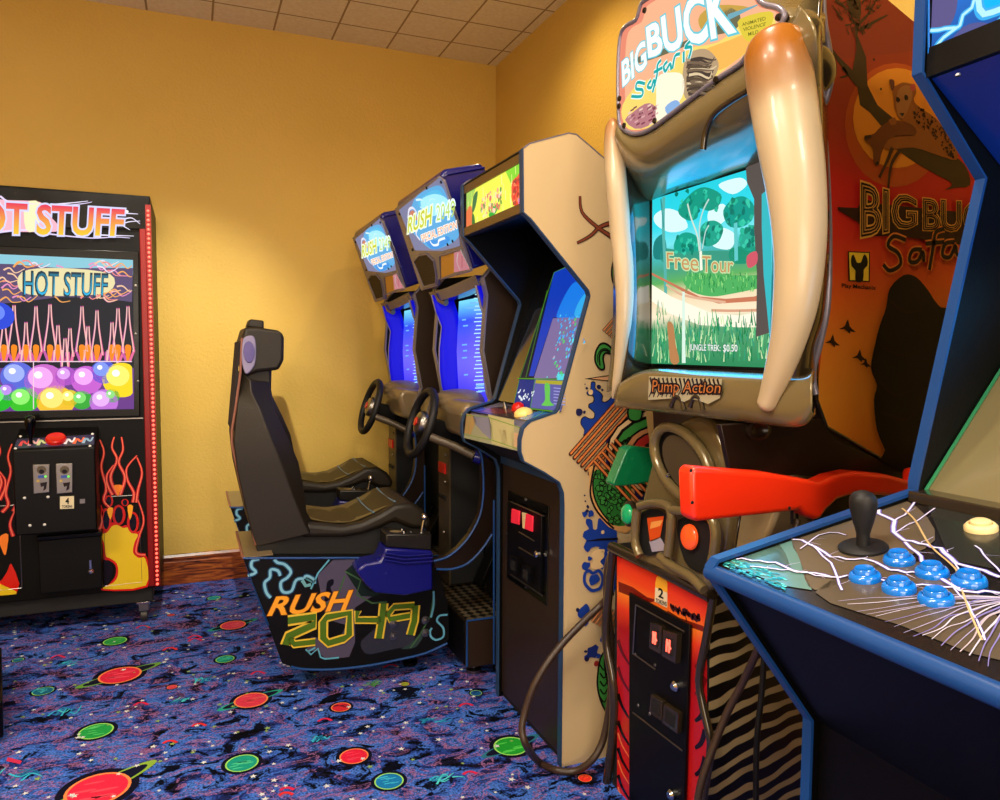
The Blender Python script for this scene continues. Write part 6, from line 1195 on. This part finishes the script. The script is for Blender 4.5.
def bolt(pts, w, l=6, sub=1, seed=1):
    R_ = random.Random(seed); Q = []
    for (xa, ya), (xb, yb) in zip(pts, pts[1:]):
        n = max(2, int(math.hypot(xb-xa, yb-ya)/7))
        for k in range(n):
            u = k/n; Q.append((xa+(xb-xa)*u+R_.uniform(-1.3, 1.3), ya+(yb-ya)*u+R_.uniform(-1.2, 1.2)))
    Q.append(pts[-1])
    w *= .72; b.stroke(dpl, Q, w*2.0, V1, l, 0, GP); b.stroke(dpl, Q, w*1.25, W2, l+1, 0, GP); b.stroke(dpl, Q, w*.75, W1, l+2, 0, GP)
    if sub:
        for i in range(2, len(Q)-1, 4):
            x, y = Q[i]; a = R_.uniform(-.9, .9); n = R_.uniform(10, 22); b.stroke(dpl, [(x, y), (x+n*.25*math.cos(a)+R_.uniform(-2, 2), y+n*.15*math.sin(a)+R_.uniform(-1, 1)), (x+n*.5*math.cos(a)+R_.uniform(-2, 2), y+n*.3*math.sin(a)), (x+n*math.cos(a), y+n*.6*math.sin(a))], w*.5, W2, l, 0, GP, taper=.7)
bolt([(735, 558), (775, 563), (800, 572), (840, 577), (870, 575), (900, 585), (930, 584), (960, 588)], .004, seed=2)
bolt([(785, 537), (810, 543), (830, 557), (870, 560), (890, 570)], .004, seed=3); bolt([(750, 566), (790, 570), (830, 577)], .003, seed=11)
bolt([(812, 545), (830, 562), (838, 580), (842, 590)], .0025, seed=4); bolt([(800, 548), (812, 538), (828, 532), (846, 535)], .002, seed=5)
bolt([(877, 503), (880, 513), (895, 520), (893, 532), (905, 540), (940, 548), (955, 563), (975, 567), (1000, 577)], .0055, seed=6)
bolt([(915, 503), (905, 515), (895, 520)], .003, seed=7); bolt([(895, 532), (915, 522), (935, 508)], .002, seed=8); bolt([(905, 542), (918, 552), (922, 562)], .004, seed=9); bolt([(890, 570), (935, 575), (960, 590), (1000, 593)], .005, seed=10)
bolt([(975, 545), (990, 560), (1003, 575)], .002, seed=12); bolt([(955, 562), (962, 575), (950, 585), (970, 605), (985, 640)], .002, seed=13, sub=0)
R_ = random.Random(21)
for i in range(17):
    u = i/16; e = (838+u*150, 603+u*62+R_.uniform(-3, 3)); s0 = (1003+u*10, 597+u*6); mid = [((s0[0]*(1-k)+e[0]*k)+R_.uniform(-3, 3), (s0[1]*(1-k)+e[1]*k)+(math.sin(k*3.1)*-4)+R_.uniform(-2, 2)) for k in (.2, .4, .6, .8)]
    b.stroke(dpl, [s0]+mid+[e], R_.uniform(.0018, .0035), R_.choice(['a8a0c8', 'b8aab4', '8078b8', 'c8c2d8']), 5+i % 4, 4, GP, taper=.7)
b.stroke(dpl, [(902, 508), (915, 520), (930, 545), (950, 563), (957, 572), (950, 580)], .0025, 'c8a870', 14, 4, GP); b.stroke(dpl, [(962, 590), (970, 612), (982, 640)], .002, 'c8b080', 14, 4, GP)
b.build('deck_overlay', dk, smooth=0)
b = MB(); e0 = V((P[0].x-.006, 0, P[0].z-.006)); b.tube([V((c1.x+.003, y0-.02, c1.z-.012)), V((c1.x+.003, y1+.015, c1.z-.012))], .0115, 'blue_trim', 14); b.build('front_trim', dk, smooth=60)
# buttons
bpn = pg(.004)
for x, y in [(899, 560), (932, 572.5), (969, 581), (865, 577), (899, 588), (936, 599)]:
    Pc = bpn(x, y); b = MB(); b.lathe(Pc, dn, [(.0185, -.003), (.0185, .002), (.0165, .0055), (.0135, .0065), (.0128, .004)], 'blue_button', 28); b.lathe(Pc, dn, [(.0125, .003), (.0122, .010), (.0105, .012), (.005, .0108), (.0005, .0105)], 'blue_button', 26); b.build('button', t, smooth=50)
Pc = bpn(981, 528); b = MB(); b.lathe(Pc, dn, [(.020, -.003), (.020, .003), (.0165, .007), (.014, .007), (.0135, .004)], 'cream_plastic', 28); b.lathe(Pc, dn, [(.013, .003), (.0125, .010), (.009, .012), (.0005, .0115)], 'cream_plastic', 26); b.build('start_button', t, smooth=50)
Pj = bpn(863, 547); b = MB(); b.lathe(Pj, dn, [(.031, -.003), (.031, .001), (.028, .0035), (.006, .004)], 'black_rubber', 30); jd = b.build('joystick', t, smooth=50)
b = MB(); b.lathe(Pj, V((-.04, .0, 1)), [(.0085, .003), (.0085, .018), (.0095, .022), (.013, .034), (.0165, .05), (.0175, .060), (.0165, .067), (.012, .073), (.005, .076), (.0005, .0765)], 'black_rubber', 28); b.build('handle', jd, smooth=60)
# front boards
b = MB(); q = [bp(712, 575), bp(806, 718)]
b.prism([V((q[0].x+.015, y0, q[0].z-.012)), V((q[1].x+.010, y0, q[1].z)), V((q[1].x+.03, y0, q[1].z)), V((q[0].x+.06, y0, q[0].z+.0))], (0, y1-y0, 0), 'black_laminate'); b.box((lowx+.012, y0, .02), (lowx+.03, y1, q[1].z), 'black_laminate'); b.build('front_panel', t)
b = MB(); b.box((lowx+.03, BN+.03, 0), (1.66, BF-.03, .02), 'near_black'); b.build('plinth', t)
# screen bezel leaning back; its tan paints the wall reflected in the glass
g0 = Y_(924, 493, y1); g1 = Y_(1000, 371, y1); k = (g1-g0).normalized(); nn = V((-k.z, 0, k.x)); g2 = g0+k*.50
b = MB(); b.prism([V((g0.x, y0, g0.z)), V((g2.x, y0, g2.z)), V((g2.x, y0, g2.z))-nn*.01, V((g0.x, y0, g0.z))-nn*.01], (0, y1-y0, 0), 'bezel_reflection_tan'); bz = b.build('screen_bezel', t)
b = MB(); b.tube([g0+nn*.002+V((0, -.002, 0)), g2+nn*.002+V((0, -.002, 0))], .0028, 'frame_green', 6) if 'frame_green' in MATS else None
S('frame_green', '2a7a50', .3); b = MB(); b.tube([g0+nn*.002+V((0, -.002, 0)), g2+nn*.002+V((0, -.002, 0))], .0028, 'frame_green', 6); b.build('bezel_edge', bz)
gm = V((0, (y0+y1)/2, 0)); b = MB(); a0, a1 = g0+k*.16, g0+k*.44
b.face([V((a0.x, y0+.10, a0.z))+nn*.002, V((a1.x, y0+.10, a1.z))+nn*.002, V((a1.x, y1-.13, a1.z))+nn*.002, V((a0.x, y1-.13, a0.z))+nn*.002], 'glow_hot', '30a8f0'); b.build('screen', bz)
b = MB(); b.box((g0.x-.035, y0, g0.z-.012), (g0.x+.01, y1, g0.z+.006), 'olive_dark'); b.build('bezel_sill', t, bevel=.002)
# marquee
mx = Y_(926, 75, y1).x; mz = Y_(928, 78, y1).z
b = MB(); b.box((mx+.01, y0, mz), (mx+.03, y1, 1.96), 'black_laminate'); b.build('marquee_box', t)
b = MB(); b.prism([V((mx, y0, mz)), V((mx, y0, mz+.042)), V((mx+.012, y0, mz+.042)), V((mx+.012, y0, mz))], (0, y1-y0, 0), 'black_satin'); b.build('marquee_retainer', t)
b = MB(); mg = PX(mx+.009); zt = 1.95
rr = [[V((mx+.009, y1, z)), V((mx+.009, y0, z))] for z in (mz+.04, mz+.12, mz+.22, zt)]
b.grid(rr, 'glow', colrows=['2858a8', '2878d8', '2090f0', '30a8ff'])
def c6(p): return bl(p, 6.67, (900, 0))
b.fill(mg, c6([(190, -40), (360, -60), (380, 40), (330, 170), (210, 200), (200, 60)]), '60588a', 1, 3, 'glow'); b.fill(mg, c6([(420, 180), (560, 150), (640, 200), (470, 300), (400, 330), (300, 340)]), '585a94', 1, 3, 'glow')
b.fill(mg, c6([(540, -80), (800, -80), (800, 60), (580, 90), (530, 40)]), '10b8f8', 2, 3, 'glow')
for p, w in (([(500, -20), (480, 50), (420, 100), (400, 170), (370, 190), (290, 250), (240, 310), (215, 400)], .0045), ([(370, 185), (300, 190), (260, 200), (190, 205)], .004), ([(520, -20), (530, 60), (560, 95), (620, 80), (700, 50)], .008), ([(430, 318), (500, 250), (560, 210), (620, 180), (680, 120)], .0045)): b.stroke(mg, c6(p), w*1.9, '40b0f0', 4, 4, 'glow'); b.stroke(mg, c6(p), w, 'b8f0ff', 6, 0, 'glow')
b.build('marquee', t, smooth=0)
b = MB(); b.tube([Y_(927.5, 0, y1)+V((0, -.002, 0)), Y_(927.5, 62, y1)+V((0, -.002, 0))], .0015, 'blue_button', 6); b.build('marquee_edge', t)
# board under the marquee
b = MB(); b.prism([V((mx+.012, y0, mz)), V((g2.x, y0, g2.z)), V((g2.x, y0, g2.z+.02)), V((mx+.012, y0, mz+.02))], (0, y1-y0, 0), 'blue_cabinet'); sb = b.build('speaker_board', t)
b = MB(); b.lathe(Y_(958, 76, y1-.1), (0, 0, 1), [(.004, 0), (.003, .003), (.001, .004)], 'steel', 8); b.build('screw', sb)
b = MB(); b.box((mx+.02, y0, 1.945), (1.66, y1, 1.965), 'black_laminate'); b.box((1.645, y0, .02), (1.66, y1, 1.945), 'black_laminate'); b.build('back_shell', t)
